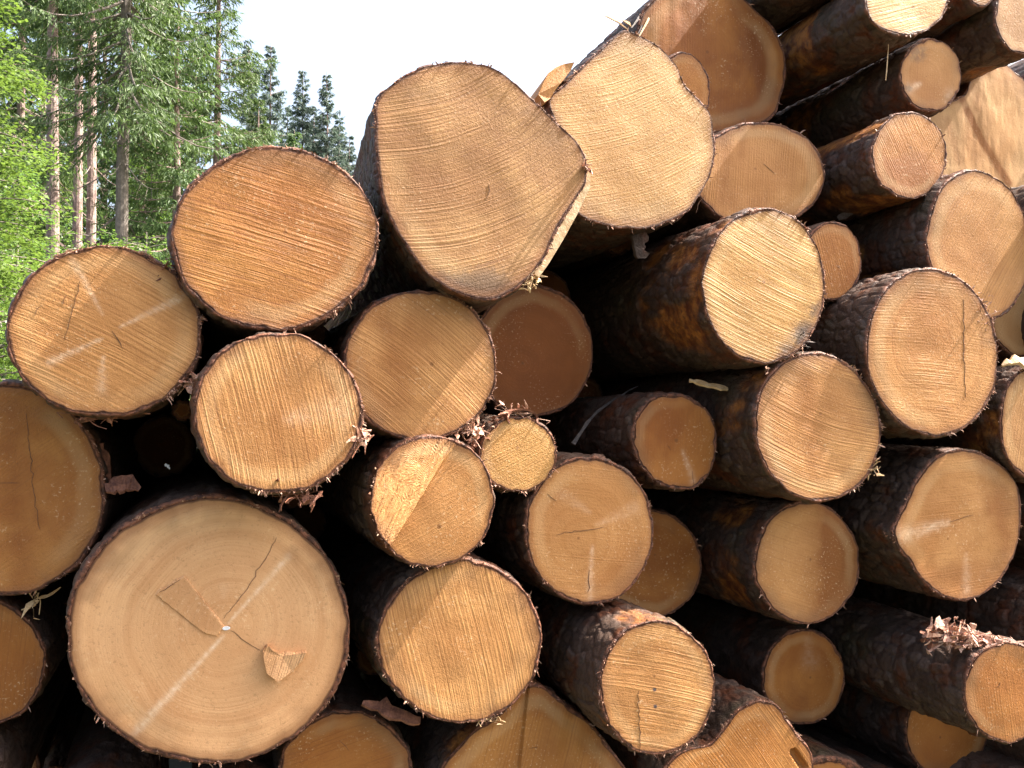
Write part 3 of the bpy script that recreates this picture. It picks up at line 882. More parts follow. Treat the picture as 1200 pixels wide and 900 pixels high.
# ------------------------------------------------------------------ small broken pieces
def strip(pts, widths, thick, normal_hint, twist=0.0, ragged=0.15, seed=0):
    """a curved thin slab along a polyline: returns verts, faces"""
    lr = np.random.default_rng(seed)
    P = np.array(pts, float)
    n = len(P)
    T = np.gradient(P, axis=0)
    T /= np.linalg.norm(T, axis=1)[:, None] + 1e-9
    nh = np.array(normal_hint, float)
    V, Fs = [], []
    for i in range(n):
        s = np.cross(T[i], nh)
        s /= np.linalg.norm(s) + 1e-9
        u = np.cross(s, T[i])
        c, sn = math.cos(twist * i / n), math.sin(twist * i / n)
        s, u = s * c + u * sn, u * c - s * sn
        w = widths[i] * (1 + ragged * lr.normal(size=2))
        V += [P[i] + s * w[0] - u * thick, P[i] - s * w[1] - u * thick, P[i] - s * w[1] * .85 + u * thick, P[i] + s * w[0] * .85 + u * thick]
    for i in range(n - 1):
        a_, b_ = 4 * i, 4 * i + 4
        for k_ in range(4):
            Fs.append([a_ + k_, a_ + (k_ + 1) % 4, b_ + (k_ + 1) % 4, b_ + k_])
    Fs += [[0, 3, 2, 1], [4 * n - 4, 4 * n - 3, 4 * n - 2, 4 * n - 1]]
    return V, Fs


def join(parts):
    V, Fs = [], []
    for v, f in parts:
        o = len(V)
        V += list(v)
        Fs += [[i + o for i in q] for q in f]
    return V, Fs


def lpart(key, name, pxs, widths, thick, mat, dys, hint=(0, -1, 0), twist=0, seed=0, label=None, ragged=.2):
    """a strip fixed to a log as its part, along pixels on the face plane, dy = forward(-)/back(+)"""
    loc = LOGINFO[key][3]
    P = [loc(x_, y_, dy) for (x_, y_), dy in zip(pxs, dys)]
    V, Fs = strip(P, widths, thick, hint, twist, ragged, seed)
    o = mesh_obj(name, V, Fs, mat, LOGS[key], False)
    if label:
        o['label'] = label
    return o


def shreds(key, name, center, spread, n, ln, mat, dy, seed, label=None, up=0.0, flat=1.0):
    """a tuft of curled torn bark on a log"""
    lr = np.random.default_rng(seed)
    loc = LOGINFO[key][3]
    parts = []
    for i in range(int(n * 1.7)):
        c = loc(center[0] + lr.normal(0, spread[0]), center[1] + lr.normal(0, spread[1]), 0)
        c = c + np.array([0, dy + abs(lr.normal(0, .015)), 0])
        d_ = lr.normal(size=3)
        d_[2] = d_[2] * flat + up
        d_ /= np.linalg.norm(d_)
        nn = np.cross(d_, lr.normal(size=3))
        nn /= np.linalg.norm(nn)
        l = min(.04, ln * (.25 + lr.gamma(1.6, .35)))
        curl = lr.normal(0, .5)
        pts = [c + d_ * l * t + nn * l * curl * t * t for t in (0, .3, .6, 1)]
        w = min(.0055 / flat, l * (.05 + .30 * lr.random() ** 2) / flat)
        parts.append(strip(pts, [w * .7, w, w * .8, w * .2], .0008, nn, lr.normal(0, .8), .5, i + seed))
    V, Fs = join(parts)
    root_v = len(V)
    cm = loc(center[0], center[1], 0) + np.array([0, dy + .012, 0])
    V.append(cm)
    for i in range(len(parts)):          # every shred hangs together at its root
        Fs.append([16 * i, 16 * i + 1, root_v])
    o = mesh_obj(name, V, Fs, mat, LOGS[key], False)
    if label:
        o['label'] = label
    return o


def piece(name, label, cat, pts_px, d, widths, thick, mat, hint, seed=0, twist=0.0, group=None, dds=None):
    """a loose piece of its own, lying in the pile"""
    P = []
    for i, (x_, y_) in enumerate(pts_px):
        r = ray(x_, y_)
        P.append(CAM + r * (C0 + d + (dds[i] if dds else 0)) / (r @ A0))
    P = np.array(P)
    t0, t1 = np.linspace(0, 1, len(P)), np.linspace(0, 1, 11)
    lr = np.random.default_rng(seed + 40)
    P = np.stack([np.interp(t1, t0, P[:, k_]) for k_ in range(3)], -1) + lr.normal(0, thick * .2, (11, 3))
    widths = np.interp(t1, t0, widths)
    c = P.mean(0)
    V, Fs = strip(P - c, widths, thick, hint, twist, .28, seed)
    o = mesh_obj(name, V, Fs, mat, None, False)
    o.location = c
    return tag(o, label, cat, group)


# split slab on the left of the yellow log
loc = LOGINFO['D'][3]
slab_px = [(629, 112), (633, 100), (640, 88), (650, 80), (660, 76), (671, 75), (667, 84), (662, 91), (655, 99), (649, 107), (644, 116), (636, 122)]
sl = np.array([loc(x_, y_, -.012 + .004 * math.sin(i * 2.1)) for i, (x_, y_) in enumerate(slab_px)])
back = sl + np.array([.02, .35, -.02])
n_ = len(sl)
mesh_obj('split_slab', np.concatenate([sl, back]), [list(range(n_))[::-1]] + [[i, (i + 1) % n_, n_ + (i + 1) % n_, n_ + i] for i in range(n_)],
         wood_mat('split_slab_wood', 'tan', 50, .008, .6, 0, .05, .6, 1, (0, 0), 77), dlog)['label'] = 'split slab standing off the upper left edge'
# the torn hinge strip of the angular log: a rough pale ribbon below its right edge
lpart('C', 'torn_strip', [(690, 196), (686, 216), (672, 246), (655, 276), (640, 304), (628, 322)], [.010, .016, .018, .018, .014, .010], .012, SPLINT, [.02] * 6, (0, -1, .1), seed=4, label='pale torn strip along the lower right edge')
shreds('C', 'fibre_tuft', (626, 326), (6, 5), 14, .03, SPLINT, .0, 5)
shreds('C', 'fibre_tuft', (686, 196), (3, 5), 8, .018, PINKB, .0, 6)
# splinters on the amber log
for i, (p, q) in enumerate([((745, 48), (768, 5)), ((740, 52), (758, 18)), ((708, 20), (738, 34)), ((738, 34), (752, 14)), ((728, 25), (742, 31))]):
    lpart('G', 'splinter', [p, ((p[0] + q[0]) / 2 + 2, (p[1] + q[1]) / 2 - 1), q], [.002, .004, .001], .0015, FLAKEG if i % 2 else SPLINT, [-.01, .0, .01], seed=i)
# torn bark tufts
shreds('A', 'bark_curl', (212, 315), (10, 6), 26, .035, FLAKE, .0, 11, 'rust brown bark curls on the upper right rim')
shreds('A', 'bark_curl', (226, 449), (6, 5), 22, .03, PINKB, -.005, 12)
shreds('A', 'bark_curl', (120, 490), (22, 3), 14, .035, FLAKE, .02, 13)
shreds('BB', 'bark_curl', (424, 512), (5, 6), 24, .026, PINKB, .0, 14)
shreds('BB', 'bark_curl', (352, 580), (18, 5), 24, .035, FLAKE, .01, 15)
shreds('Y', 'bark_curl', (555, 505), (10, 5), 22, .026, PINKB, .0, 16)
shreds('EE', 'bark_shred', (40, 702), (5, 8), 7, .04, SPLINT, -.02, 17)
shreds('QQ', 'torn_bark', (1130, 748), (14, 7), 70, .02, PINKB, .02, 18, 'torn pink bark along the sunlit top', flat=.4)
shreds('QQ', 'torn_bark', (1165, 755), (20, 3), 60, .016, PINKB, .01, 19, flat=.4)
shreds('QQ', 'torn_bark', (1140, 752), (20, 6), 50, .022, FLAKE, .03, 27, flat=.4)
shreds('V', 'fibre_tuft', (1024, 548), (4, 7), 14, .022, SPLINT, -.004, 20)
shreds('V', 'fibre_tuft', (905, 432), (6, 4), 9, .016, PINKB, .0, 21)
shreds('JJ', 'fibre_tuft', (1045, 627), (2, 2), 8, .012, PINKB, -.002, 22)
shreds('O', 'fibre_tuft', (942, 398), (3, 10), 16, .014, FLAKEG, -.002, 23)
shreds('FF', 'fibre_tuft', (573, 845), (8, 3), 12, .014, SPLINT, -.002, 24)
shreds('R', 'fibre_tuft', (1155, 372), (7, 12), 26, .012, PINKB, -.002, 25)
# curl of bark on the smallest log
locz = LOGINFO['Z'][3]
th = np.linspace(-.4, 3.8, 12)
pts = [locz(612 + 20 * math.cos(t), 490 - 10 * math.sin(t) - 3, .015) for t in th]
Vc, Fc = strip(pts, [.018] * 12, .0018, (0, -1, 0), 0, .25, 3)
Vc, Fc = [], []
for i, t in enumerate(th):
    c_ = locz(612 + 19 * math.cos(t), 490 - 11 * math.sin(t), 0)
    c2 = locz(612 + 17 * math.cos(t), 490 - 9 * math.sin(t), 0)
    jit = .006 * vnoise(i * .9, 0, 0, 3)
    Vc += [c_ + [0, -.004 + jit, 0], c_ + [0, .07, 0], c2 + [0, .07, 0], c2 + [0, -.002 + jit, 0]]
for i in range(len(th) - 1):
    for k_ in range(4):
        Fc.append([4 * i + k_, 4 * i + (k_ + 1) % 4, 4 * i + 4 + (k_ + 1) % 4, 4 * i + 4 + k_])
mesh_obj('bark_curl', Vc, Fc, FLAKE, LOGS['Z'], False)
shreds('Z', 'bark_curl', (560, 515), (8, 10), 26, .03, FLAKE, .01, 31)
shreds('Z', 'bark_curl', (600, 484), (14, 5), 18, .018, PINKB, .0, 32)
# chip still hinged on the largest log
ld = LOGINFO['DD'][3]
chip = [(308, 760), (313, 754), (318, 760), (327, 764), (337, 763), (347, 764), (359, 762), (352, 772), (341, 784), (325, 796), (313, 786), (309, 772)]
cf = np.array([ld(x_, y_, 0) for x_, y_ in chip])
lift = np.array([.020, .024, .020, .012, .010, .012, .020, .018, .016, .022, .022, .022])
front = cf - np.stack([0 * lift, lift, 0 * lift], -1)
cc = front.mean(0) + [0, .006, .004]
Vt = np.concatenate([front, cf + [0, .002, 0], [cc]])
n_ = len(chip)
rngc = np.random.default_rng(5)
Vt[:n_] += rngc.normal(0, .0016, (n_, 3))
mesh_obj('torn_chip', Vt, [[i, (i + 1) % n_, 2 * n_] for i in range(n_)] + [[i, n_ + i, n_ + (i + 1) % n_, (i + 1) % n_] for i in range(n_)],
         wood_mat('torn_chip_wood', 'pink', 70, .005, 1.2, 0, .05, .5, 1.6, (0, 0), 55), LOGS['DD'])['label'] = 'torn chip standing out right of the pith'
# tiny white dot at the pith
pc = ld(265, 736, 0)
dot = []
for i in range(10):
    t = 2 * math.pi * i / 10
    dot.append(pc + np.array([.0085 * math.cos(t), -.004, .004 * math.sin(t)]))
for i in range(10):
    t = 2 * math.pi * i / 10
    dot.append(pc + np.array([.010 * math.cos(t), .003, .005 * math.sin(t)]))
WHITE = plain_mat('plain_white', (.75, .75, .78), (.85, .85, .86), 60, .4)
mesh_obj('pith_dot', dot, [list(range(10))[::-1]] + [[i, (i + 1) % 10, 10 + (i + 1) % 10, 10 + i] for i in range(10)], WHITE, LOGS['DD'])
# added pale strip: sunlit peeled top of the right edge log put into colour
lpart('U', 'torn_strip', [(1171, 429), (1176, 425), (1182, 427), (1188, 423), (1195, 426), (1203, 424), (1215, 428)], [.008, .016, .013, .018, .014, .018, .012], .005, SPLINT, [-.01, -.016, -.01, -.014, -.008, -.013, -.01], (0, -.8, .6), seed=8, ragged=.4, label='pale strip for the sunlit peeled top')

# loose pieces
piece('bark_flake', 'curved reddish bark flake in the dark gap right of the large stained log', 'bark flake', [(124, 572), (137, 568), (150, 566), (164, 573)], .12, [.012, .022, .024, .006], .003, FLAKE, (0, -.8, .5), 1)
piece('bark_flake', 'brown bark flake tucked against the right rim of the large stained log', 'bark flake', [(118, 520), (124, 540), (126, 560), (122, 580)], .16, [.008, .012, .012, .006], .003, FLAKE, (1, -.6, 0), 2)
piece('bark_flake', 'jagged brown bark flake lying below the upright sawn log at the bottom centre', 'bark flake', [(425, 822), (445, 830), (470, 838), (492, 845)], .06, [.006, .02, .02, .008], .003, FLAKE, (0, -.7, .7), 3)
piece('bark_flake', 'dark bark flake standing between the bright yellow log and the peeling one', 'bark flake', [(752, 303), (750, 288), (752, 272), (757, 260)], .22, [.018, .026, .025, .012], .003, BARK, (.5, -1, 0), 4)
piece('bark_flake', 'thin pale bark flake sticking up left of the grey topped log', 'bark flake', [(982, 256), (994, 250), (1003, 242), (1007, 235)], .42, [.01, .012, .008, .002], .002, FLAKEG, (.3, -1, .5), 5)
piece('wood_splinter', 'light splinter of wood lying under the log with peeling bark', 'splinter', [(808, 446), (822, 449), (838, 453), (853, 456)], .16, [.004, .008, .008, .006], .003, SPLINT, (0, -.8, .6), 6)
piece('twig', 'grey bent twig leaning in the dark gap left of the small shaded orange log', 'twig', [(672, 520), (685, 500), (700, 482), (722, 467), (746, 453)], .3, [.007, .005, .004, .0035, .002], .004, TWIG, (0, -1, 0), 7, dds=[0, .02, .05, .08, .12])
piece('dry_needle', 'pale dry needle hanging under the rust brown log at the top right', 'needle', [(1041, 52), (1040, 70), (1038, 94)], .25, [.0012, .0012, .0016], .0012, SPLINT, (0, -1, 0), 8)
piece('wood_chip', 'tiny white chip of wood in the dark gap above the largest log', 'wood chip', [(193, 544), (196, 546), (199, 550)], .2, [.003, .0035, .001], .0006, WHITE, (0, -1, 0), 9)

# ------------------------------------------------------------------ forest
def leaf_mat(name, c1, c2, trans, tcol, rough=.55):
    m, k, out = new_mat(name)
    v = k.attr('tint')
    oi = k.n('ShaderNodeObjectInfo').outputs['Random']
    c = k.mix(v, c1, c2)
    hs = k.n('ShaderNodeHueSaturation', {'Hue': k.m('ADD', .485, k.m('MULTIPLY', oi, .03)), 'Saturation': 1.0, 'Value': k.m('ADD', .8, k.m('MULTIPLY', oi, .4)), 'Color': c}).outputs[0]
    d = k.n('ShaderNodeBsdfPrincipled', {'Base Color': hs, 'Roughness': rough, 'Specular IOR Level': .35})
    t = k.n('ShaderNodeBsdfTranslucent', {'Color': k.mix(.5, hs, tcol)})
    mx = k.n('ShaderNodeMixShader', {0: trans, 1: d.outputs[0], 2: t.outputs[0]})
    k.t.links.new(mx.outputs[0], out.inputs[0])
    return m


NEEDLE = leaf_mat('spruce_needles', (.042, .085, .030), (.115, .185, .055), .32, (.14, .23, .045))
NEEDLE_FAR = leaf_mat('hazy_spruce_needles', (.055, .09, .075), (.14, .19, .14), .3, (.10, .15, .09))  # bluish needles, lightened to put distance haze into the colour
BEECH = leaf_mat('beech_leaves', (.06, .125, .022), (.17, .27, .05), .38, (.22, .34, .05), .38)
BROWNT = plain_mat('dry_branch', (.10, .075, .055), (.20, .16, .12), 8, .9)
TBARK = plain_mat('spruce_trunk_bark', (.16, .11, .095), (.40, .29, .26), 5, .9, .03)
GBARK = plain_mat('grey_trunk_bark', (.12, .10, .085), (.24, .20, .17), 7, .9, .02)


def quadstrip(Bs, Ds, Ls, Ws, lr, droop=0.0):
    """pointed sprays: n ribbons of two quads each"""
    n = len(Bs)
    S = np.cross(Ds, lr.normal(size=(n, 3)))
    S /= np.linalg.norm(S, axis=1)[:, None] + 1e-9
    dn = np.array([0, 0, -1.0])
    m1 = Bs + Ds * (Ls * .5)[:, None] + dn * (droop * Ls * .12)[:, None]
    t1 = Bs + Ds * Ls[:, None] + dn * (droop * Ls * .45)[:, None]
    w = Ws[:, None]
    q = np.stack([Bs - S * w * .5, Bs + S * w * .5, m1 + S * w, m1 - S * w, m1 - S * w, m1 + S * w, t1 + S * w * .1, t1 - S * w * .1], 1)
    return q.reshape(-1, 3)


def tube(P, Rd, k=8):
    P = np.array(P, float)
    n = len(P)
    T = np.gradient(P, axis=0)
    T /= np.linalg.norm(T, axis=1)[:, None]
    ref = np.array([.3, .9, .1]) if abs(T[0, 2]) > .7 else np.array([0, 0, 1.0])
    S = np.cross(T, ref)
    S /= np.linalg.norm(S, axis=1)[:, None]
    U = np.cross(S, T)
    a = np.linspace(0, 2 * np.pi, k, endpoint=False)
    V = (P[:, None] + Rd[:, None, None] * (S[:, None] * np.cos(a)[None, :, None] + U[:, None] * np.sin(a)[None, :, None])).reshape(-1, 3)
    i0 = np.arange(k)
    i1 = (i0 + 1) % k
    Q = np.concatenate([np.stack([r * k + i0, r * k + i1, (r + 1) * k + i1, (r + 1) * k + i0], -1) for r in range(n - 1)])
    return V, Q


def spruce(name_label, px, dist, h, cb, cr, r0, seed, mat=None, dens=1.0, base_py=None, tb=None, dead=True, wh=1.0, group=None, lean=(0, 0), shape=.75, spray=1.0, zmax=99, asym=None):
    lr = np.random.default_rng(seed)
    p = at(px, 450, dist)
    base = np.array([p[0], p[1], gz_at(p[0], p[1]) - .1])
    root = empty('spruce_tree', base)
    tag(root, name_label, 'tree', group)
    zz = np.linspace(0, h, 26)
    wob = np.stack([lean[0] * zz / h + .05 * fbm(zz * .2, 0, 0, seed), lean[1] * zz / h + .05 * fbm(zz * .2, 9, 0, seed), zz], -1)
    rad = r0 * (1 - zz / h) ** .8 * (1 + .35 * np.exp(-zz / .5)) + .01
    Vt, Qt = tube(wob, rad, 12)
    VT, QT = [Vt], [Qt]
    off = len(Vt)
    LB, LD, LL_, LW, TT_ = [], [], [], [], []
    z = .6 if dead else cb
    while z < min(h - .15, zmax):
        live = z > cb
        nb = (lr.integers(4, 7) if z < h - 1.5 else 3) if live else (lr.integers(0, 4))
        for b_ in range(nb):
            az = lr.random() * 2 * np.pi
            rel = max(0.0, (h - z) / (h - cb)) if live else 1
            if live:
                L_ = cr * min(1, rel) ** shape * (.45 + .75 * lr.random()) + .10
                ds = asym(az, z) if asym else 1.0
                L_ *= ds
            else:
                L_ = cr * .6 * (.3 + .7 * lr.random())
            elev = R(30) * (1 - rel) - R(18) * rel + lr.normal(0, .12)
            o2 = np.array([math.cos(az), math.sin(az), 0])
            t = np.linspace(0, 1, 7)
            drop = (-.32 * L_ * rel) * np.sin(t * np.pi * .62) + .10 * L_ * t ** 3
            P = np.array([np.interp(z, zz, wob[:, 0]), np.interp(z, zz, wob[:, 1]), z]) + o2 * (L_ * t * math.cos(elev))[:, None]
            P[:, 2] += L_ * t * math.sin(elev) + drop
            br = np.maximum(.004, .012 * L_ * (1 - t) + .003)
            Vb, Qb = tube(P, br, 4)
            VT.append(Vb)
            QT.append(Qb + off)
            off += len(Vb)
            if not live:
                if lr.random() < .45:
                    continue
                nt_ = int(5 * L_)
            else:
                nt_ = int((7 + 16 * L_) * dens)
            tt = .12 + .88 * lr.random(nt_)
            if nt_ == 0:
                continue
            pb = np.stack([np.interp(tt, t, P[:, i]) for i in range(3)], -1)
            sd_ = np.where(lr.random(nt_) < .5, 1, -1)
            side_ = np.array([-o2[1], o2[0], 0])
            d_ = side_ * (sd_ * (.45 + .5 * lr.random(nt_)))[:, None] + o2 * (.35 + .5 * lr.random(nt_))[:, None] + np.array([0, 0, -1.0]) * (.15 + .9 * lr.random(nt_) * (.3 + rel))[:, None]
            d_ /= np.linalg.norm(d_, axis=1)[:, None]
            ll = (.18 + .34 * L_ * (1 - .6 * tt)) * (.5 + .7 * lr.random(nt_))
            ll = np.minimum(ll, 1.1)
            if not live:
                # bare hanging twigs
                q = quadstrip(pb, d_, ll, np.full(nt_, .006), lr, 1)
                VT.append(q)
                QT.append(off + np.arange(len(q)).reshape(-1, 4))
                off += len(q)
                continue
            # each twig carries several small sprays along it
            ns = 6
            for s_ in range(ns):
                f = (s_ + lr.random(nt_)) / ns
                bb = pb + d_ * (ll * f * .8)[:, None]
                dd = d_ + lr.normal(0, .45, (nt_, 3)) + np.array([0, 0, -.25])
                dd /= np.linalg.norm(dd, axis=1)[:, None]
                LB.append(bb)
                LD.append(dd)
                LL_.append((.07 + .10 * lr.random(nt_)) * spray)
                LW.append((.009 + .014 * lr.random(nt_)) * spray)
                TT_.append(np.clip(lr.normal(.35 + .35 * f, .2), 0, 1))
        z += wh * (.26 + .16 * lr.random()) * (1.0 if live else 1.3)
    VT, QT = np.concatenate(VT), np.concatenate(QT)
    mesh_obj('trunk', VT, QT, tb or TBARK, root, False)
    LB, LD, LL_, LW, TT_ = [np.concatenate(q) for q in (LB, LD, LL_, LW, TT_)]
    q = quadstrip(LB, LD, LL_, LW, lr, .5)
    mesh_obj('crown', q, np.arange(len(q)).reshape(-1, 4), mat or NEEDLE, root, False, {'tint': np.repeat(TT_, 8)})
    return root


def beech(label, px, dist, h, cr, seed, n_br=60, leaf=.055, per=70, z0=.4, name='beech_tree', group=None, flat=.25, cat='tree', mat=None):
    lr = np.random.default_rng(seed)
    p = at(px, 450, dist)
    base = np.array([p[0], p[1], gz_at(p[0], p[1]) - .1])
    root = empty(name, base)
    tag(root, label, cat, group)
    zz = np.linspace(0, h, 14)
    ax = np.stack([.15 * fbm(zz * .4, 1, 0, seed), .15 * fbm(zz * .4, 7, 0, seed), zz], -1)
    Vt, Qt = tube(ax, .05 * h / 5 * (1 - zz / h) + .008, 8)
    VT, QT = [Vt], [Qt]
    off = len(Vt)
    B, D, Nn, S = [], [], [], []
    for i in range(n_br):
        z = h * (z0 / h + (1 - z0 / h) * lr.random() ** .85)
        rel = 1 - z / h
        L_ = cr * (.35 + .75 * math.sin(min(1, rel * 1.15 + .08) * math.pi * .5)) * (.55 + .6 * lr.random())
        az = lr.random() * 2 * np.pi
        o2 = np.array([math.cos(az), math.sin(az), 0])
        t = np.linspace(0, 1, 6)
        P = np.array([np.interp(z, zz, ax[:, 0]), np.interp(z, zz, ax[:, 1]), z]) + o2 * (L_ * t)[:, None]
        P[:, 2] += L_ * (.30 * t - .35 * t * t) * (.6 + .8 * lr.random())
        Vb, Qb = tube(P, .011 * L_ * (1 - t) + .003, 4)
        VT.append(Vb)
        QT.append(Qb + off)
        off += len(Vb)
        n = int(per * L_ * (.7 + .6 * lr.random()))
        tt = .15 + .9 * lr.random(n) ** .7
        pb = np.stack([np.interp(np.minimum(tt, 1), t, P[:, k_]) for k_ in range(3)], -1)
        side_ = np.array([-o2[1], o2[0], 0])
        wsp = .42 * L_ * (1.15 - .8 * np.clip(tt, 0, 1)) + .08
        pb = pb + side_ * (lr.normal(0, .55, n) * wsp)[:, None] + o2 * (lr.normal(0, .06, n))[:, None]
        pb[:, 2] += lr.normal(0, .05, n) - .12 * np.abs(lr.normal(0, .3, n))
        B.append(pb)
        d_ = o2 * .6 + side_ * lr.normal(0, .7, n)[:, None] + np.array([0, 0, 1.0]) * lr.normal(-.15, .25, n)[:, None]
        D.append(d_ / np.linalg.norm(d_, axis=1)[:, None])
        nn = np.array([0, 0, 1.0]) + lr.normal(0, flat + .15, (n, 3))
        Nn.append(nn / np.linalg.norm(nn, axis=1)[:, None])
        S.append(leaf * (.6 + .7 * lr.random(n)))
    B, D, Nn, S = [np.concatenate(q) for q in (B, D, Nn, S)]
    W = np.cross(D, Nn)
    W /= np.linalg.norm(W, axis=1)[:, None] + 1e-9
    s = S[:, None]
    q = np.stack([B, B + D * s * .5 + W * s * .32, B + D * s, B + D * s * .5 - W * s * .32], 1).reshape(-1, 3)
    tint = np.repeat(np.clip(lr.normal(.5, .28, len(B)), 0, 1), 4)
    mesh_obj('trunk', np.concatenate(VT), np.concatenate(QT), GBARK, root, False)
    mesh_obj('crown', q, np.arange(len(q)).reshape(-1, 4), mat or BEECH, root, False, {'tint': tint})
    return root


def gz_at(x, y):
    return float(.12 * fbm(np.array([x * .5]), np.array([y * .5]), 0, 3, 3)[0] * sstep(3, 8, math.hypot(x, y)) - .05 + 1.2 * sstep(8, 40, y - x * .3))


FG = 'spruces of the forest edge behind the pile'
# tall bare trunked spruces of the edge
spruce('tall spruce with a pinkish bare trunk rising out of the bright leaves', 64, 27, 27, 12, 2.4, .20, 101, dens=.8, lean=(-.5, 0), group=FG)
spruce('slim spruce with the left trunk of the close pair in the forest', 90, 29, 26, 13.5, 2.0, .16, 102, dens=.7, lean=(-.2, 0), group=FG)
spruce('slim spruce with the right, straighter trunk of the close pair in the forest', 105, 28, 27, 12.5, 2.2, .155, 103, dens=.8, lean=(-.1, 0), group=FG)
spruce('spruce with a bare grey lower trunk and drooping boughs reaching towards the white sky', 141, 25, 26, 8.8, 3.2, .18, 104, tb=GBARK, dens=1.0, group=FG)
spruce('shorter spruce hung with grey green boughs, between the bare trunks and the dark spires', 205, 26, 12.2, 2.0, 3.0, .16, 105, dens=1.0, group=FG)
spruce('tall dark spruce whose right edge borders the white sky', 252, 33, 19, 2, 3.3, .2, 106, dens=1.1, group=FG)
# spires against the sky
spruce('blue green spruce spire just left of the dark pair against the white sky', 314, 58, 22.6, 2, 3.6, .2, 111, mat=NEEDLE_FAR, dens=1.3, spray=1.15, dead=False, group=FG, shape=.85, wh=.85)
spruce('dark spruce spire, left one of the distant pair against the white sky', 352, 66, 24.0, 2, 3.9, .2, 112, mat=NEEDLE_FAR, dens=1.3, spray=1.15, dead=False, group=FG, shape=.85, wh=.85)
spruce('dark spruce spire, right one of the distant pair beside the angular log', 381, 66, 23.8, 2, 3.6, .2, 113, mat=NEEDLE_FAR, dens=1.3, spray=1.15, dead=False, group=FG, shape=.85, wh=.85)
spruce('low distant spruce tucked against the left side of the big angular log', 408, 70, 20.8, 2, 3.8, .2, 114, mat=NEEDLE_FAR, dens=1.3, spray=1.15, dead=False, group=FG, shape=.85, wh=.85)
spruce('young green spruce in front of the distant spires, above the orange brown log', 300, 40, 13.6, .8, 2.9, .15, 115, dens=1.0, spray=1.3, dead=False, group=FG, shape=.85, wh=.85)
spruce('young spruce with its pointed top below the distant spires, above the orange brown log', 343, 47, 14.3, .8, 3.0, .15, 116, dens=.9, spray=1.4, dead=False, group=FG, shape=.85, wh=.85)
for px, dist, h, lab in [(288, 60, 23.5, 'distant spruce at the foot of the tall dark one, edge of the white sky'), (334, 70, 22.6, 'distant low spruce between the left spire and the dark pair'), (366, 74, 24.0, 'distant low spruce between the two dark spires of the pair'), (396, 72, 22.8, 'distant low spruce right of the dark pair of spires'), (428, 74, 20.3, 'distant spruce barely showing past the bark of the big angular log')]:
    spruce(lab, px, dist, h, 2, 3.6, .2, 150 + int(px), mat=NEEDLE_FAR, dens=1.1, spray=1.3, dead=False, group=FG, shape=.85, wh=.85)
# the dimmer trees that close the wood
for i, (px, dist, h, cb, cr) in enumerate([(20, 34, 24, 4, 3.2), (118, 40, 21, 2.5, 3.2), (165, 38, 19, 2, 3.2), (45, 44, 24, 3, 3.4), (225, 44, 17, 2, 3.0), (-30, 30, 24, 4, 3.0), (185, 50, 24, 3, 3.4), (80, 52, 19, 2, 3.4)]):
    spruce('dim spruce deep in the wood between the nearer trunks', px, dist, h, cb, cr, .2, 130 + i, dens=.75, spray=1.5, group='dim spruces deep in the wood', dead=False)
# bright broadleaved growth at the left
beech('bright yellow green beech filling the left edge of the view', -42, 9.5, 8.6, .9, 201, 150, .05, 330)
beech('bright green beech sapling between the left beech and the first bare trunk', 14, 14, 5.0, .9, 202, 90, .055, 210)
BG = 'leafy saplings under the forest edge'
beech('leafy sapling at the foot of the close pair of trunks', 98, 17, 4.7, 1.4, 203, 70, .06, 150, group=BG)
beech('leafy sapling at the foot of the bare grey trunk, beside the orange brown log', 165, 16, 4.5, 1.4, 204, 70, .06, 150, group=BG)
beech('leafy sapling low against the left edge of the view, above the large stained log', 0, 8.5, 3.2, .8, 205, 80, .05, 240, group=BG)
beech('leafy sapling in shade behind the gap between the two left top logs', 205, 29, 6.4, 1.6, 206, 60, .08, 90, group=BG)
beech('tall leafy sapling in the middle of the wood behind the bare grey trunk', 172, 33, 9.6, 1.9, 207, 80, .09, 70, group=BG)
beech('leafy sapling behind the bare pinkish trunk', 48, 33, 8.4, 1.8, 208, 70, .085, 80, group=BG)

# RIGHTSIDE: the wood goes on behind the pile
src = bpy.data.objects['spruce_tree.005']
for i, (px, dist) in enumerate([(1330, 44), (1420, 52), (1500, 46), (1590, 55), (1690, 48), (1800, 56), (1240, 60), (1920, 50)]):
    c = src.copy()
    COL.objects.link(c)
    p = at(px, 450, dist)
    c.location = (p[0], p[1], gz_at(p[0], p[1]) - .1)
    c.rotation_euler = (0, 0, i * 1.3)
    c.scale = (1, 1, .82 + .05 * (i % 4))
    c['label'] = 'spruce standing beyond the right end of the pile, hidden from the front'
    c['group'] = 'spruces hidden behind the pile'
    for ch in src.children:
        d = ch.copy()
        COL.objects.link(d)
        d.parent = c

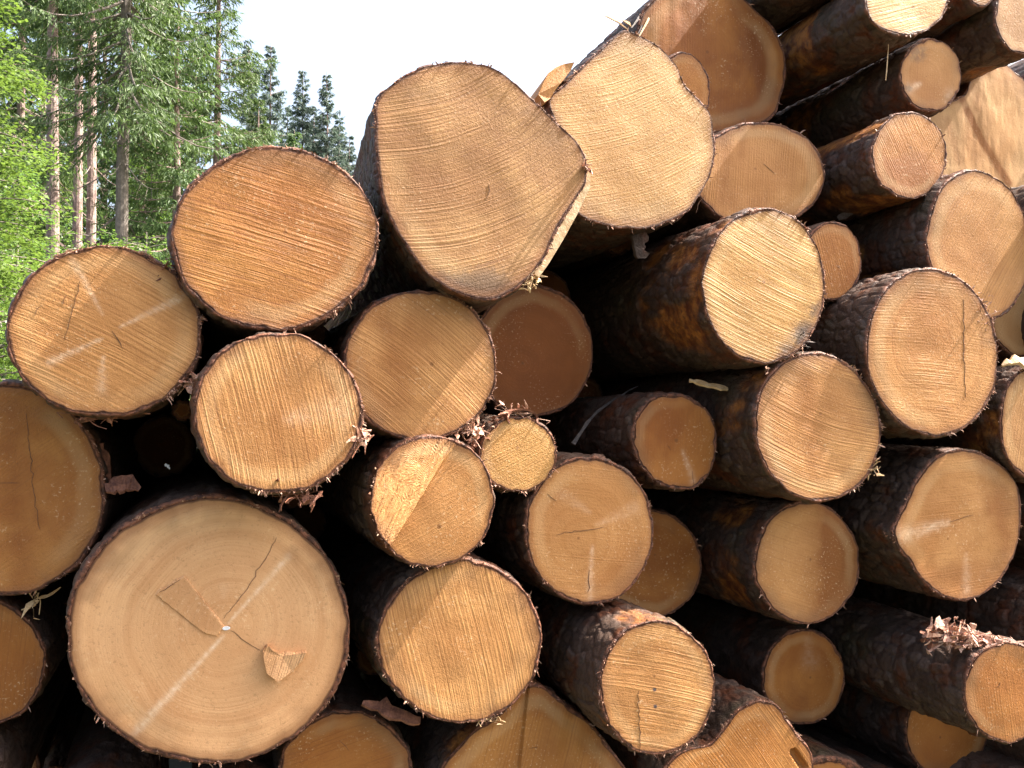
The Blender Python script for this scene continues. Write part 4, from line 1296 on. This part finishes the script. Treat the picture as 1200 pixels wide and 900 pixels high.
# ------------------------------------------------------------------ ground
gx = np.linspace(-1, 1, 90)
gx = np.sign(gx) * np.abs(gx) ** 2.2 * 400
GX, GY = np.meshgrid(gx, gx + 0)
gz = .12 * fbm(GX * .5, GY * .5, 0, 3, 3) * sstep(3, 8, np.hypot(GX, GY)) - .05
gz += 1.2 * sstep(8, 40, GY - GX * .3) + .0 * GX
Vg = np.stack([GX, GY, gz], -1).reshape(-1, 3)
n = len(gx)
ii, jj = np.meshgrid(np.arange(n - 1), np.arange(n - 1))
b = (jj * n + ii).ravel()
gm = plain_mat('forest_floor', (.045, .034, .02), (.05, .062, .022), 1.6, .9, .02)
tag(mesh_obj('ground', Vg, np.stack([b, b + 1, b + n + 1, b + n], -1), gm, None, True), 'mossy forest floor under the pile and the trees', 'ground', None, 'structure')

# ------------------------------------------------------------------ light
EL, BETA = R(52), R(2.5)
sdir = math.cos(EL) * (E0 * math.cos(BETA) + N0 * math.sin(BETA)) + np.array([0, 0, math.sin(EL)])
sd = bpy.data.lights.new('sun', 'SUN')
sd.energy = 5.0
sd.angle = R(.53)
sd.color = (1, .95, .87)
so = bpy.data.objects.new('sun', sd)
COL.objects.link(so)
from mathutils import Vector
so.rotation_euler = Vector(sdir.tolist()).to_track_quat('Z', 'Y').to_euler()
w = bpy.data.worlds.new('World')
scene.world = w
w.use_nodes = True
nt = w.node_tree
bg = nt.nodes['Background']
sky = nt.nodes.new('ShaderNodeTexSky')
sky.sky_type = 'NISHITA'
sky.sun_disc = False
sky.sun_elevation = EL
sky.sun_rotation = math.atan2(sdir[0], sdir[1])
sky.dust_density = 8.0
sky.air_density = 1.0
sky.ozone_density = .3
nt.links.new(sky.outputs[0], bg.inputs[0])
bg.inputs[1].default_value = .15

# ------------------------------------------------------------------ camera
cd = bpy.data.cameras.new('camera')
cd.lens = 35
cd.sensor_width = 36
cd.clip_end = 2000
co = bpy.data.objects.new('camera', cd)
COL.objects.link(co)
co.location = CAM
co.rotation_euler = (math.pi / 2 + PITCH, 0, 0)
scene.camera = co
scene.view_settings.view_transform = 'Standard'
scene.view_settings.look = 'None'
scene.view_settings.exposure = 1.84
scene.view_settings.gamma = 1
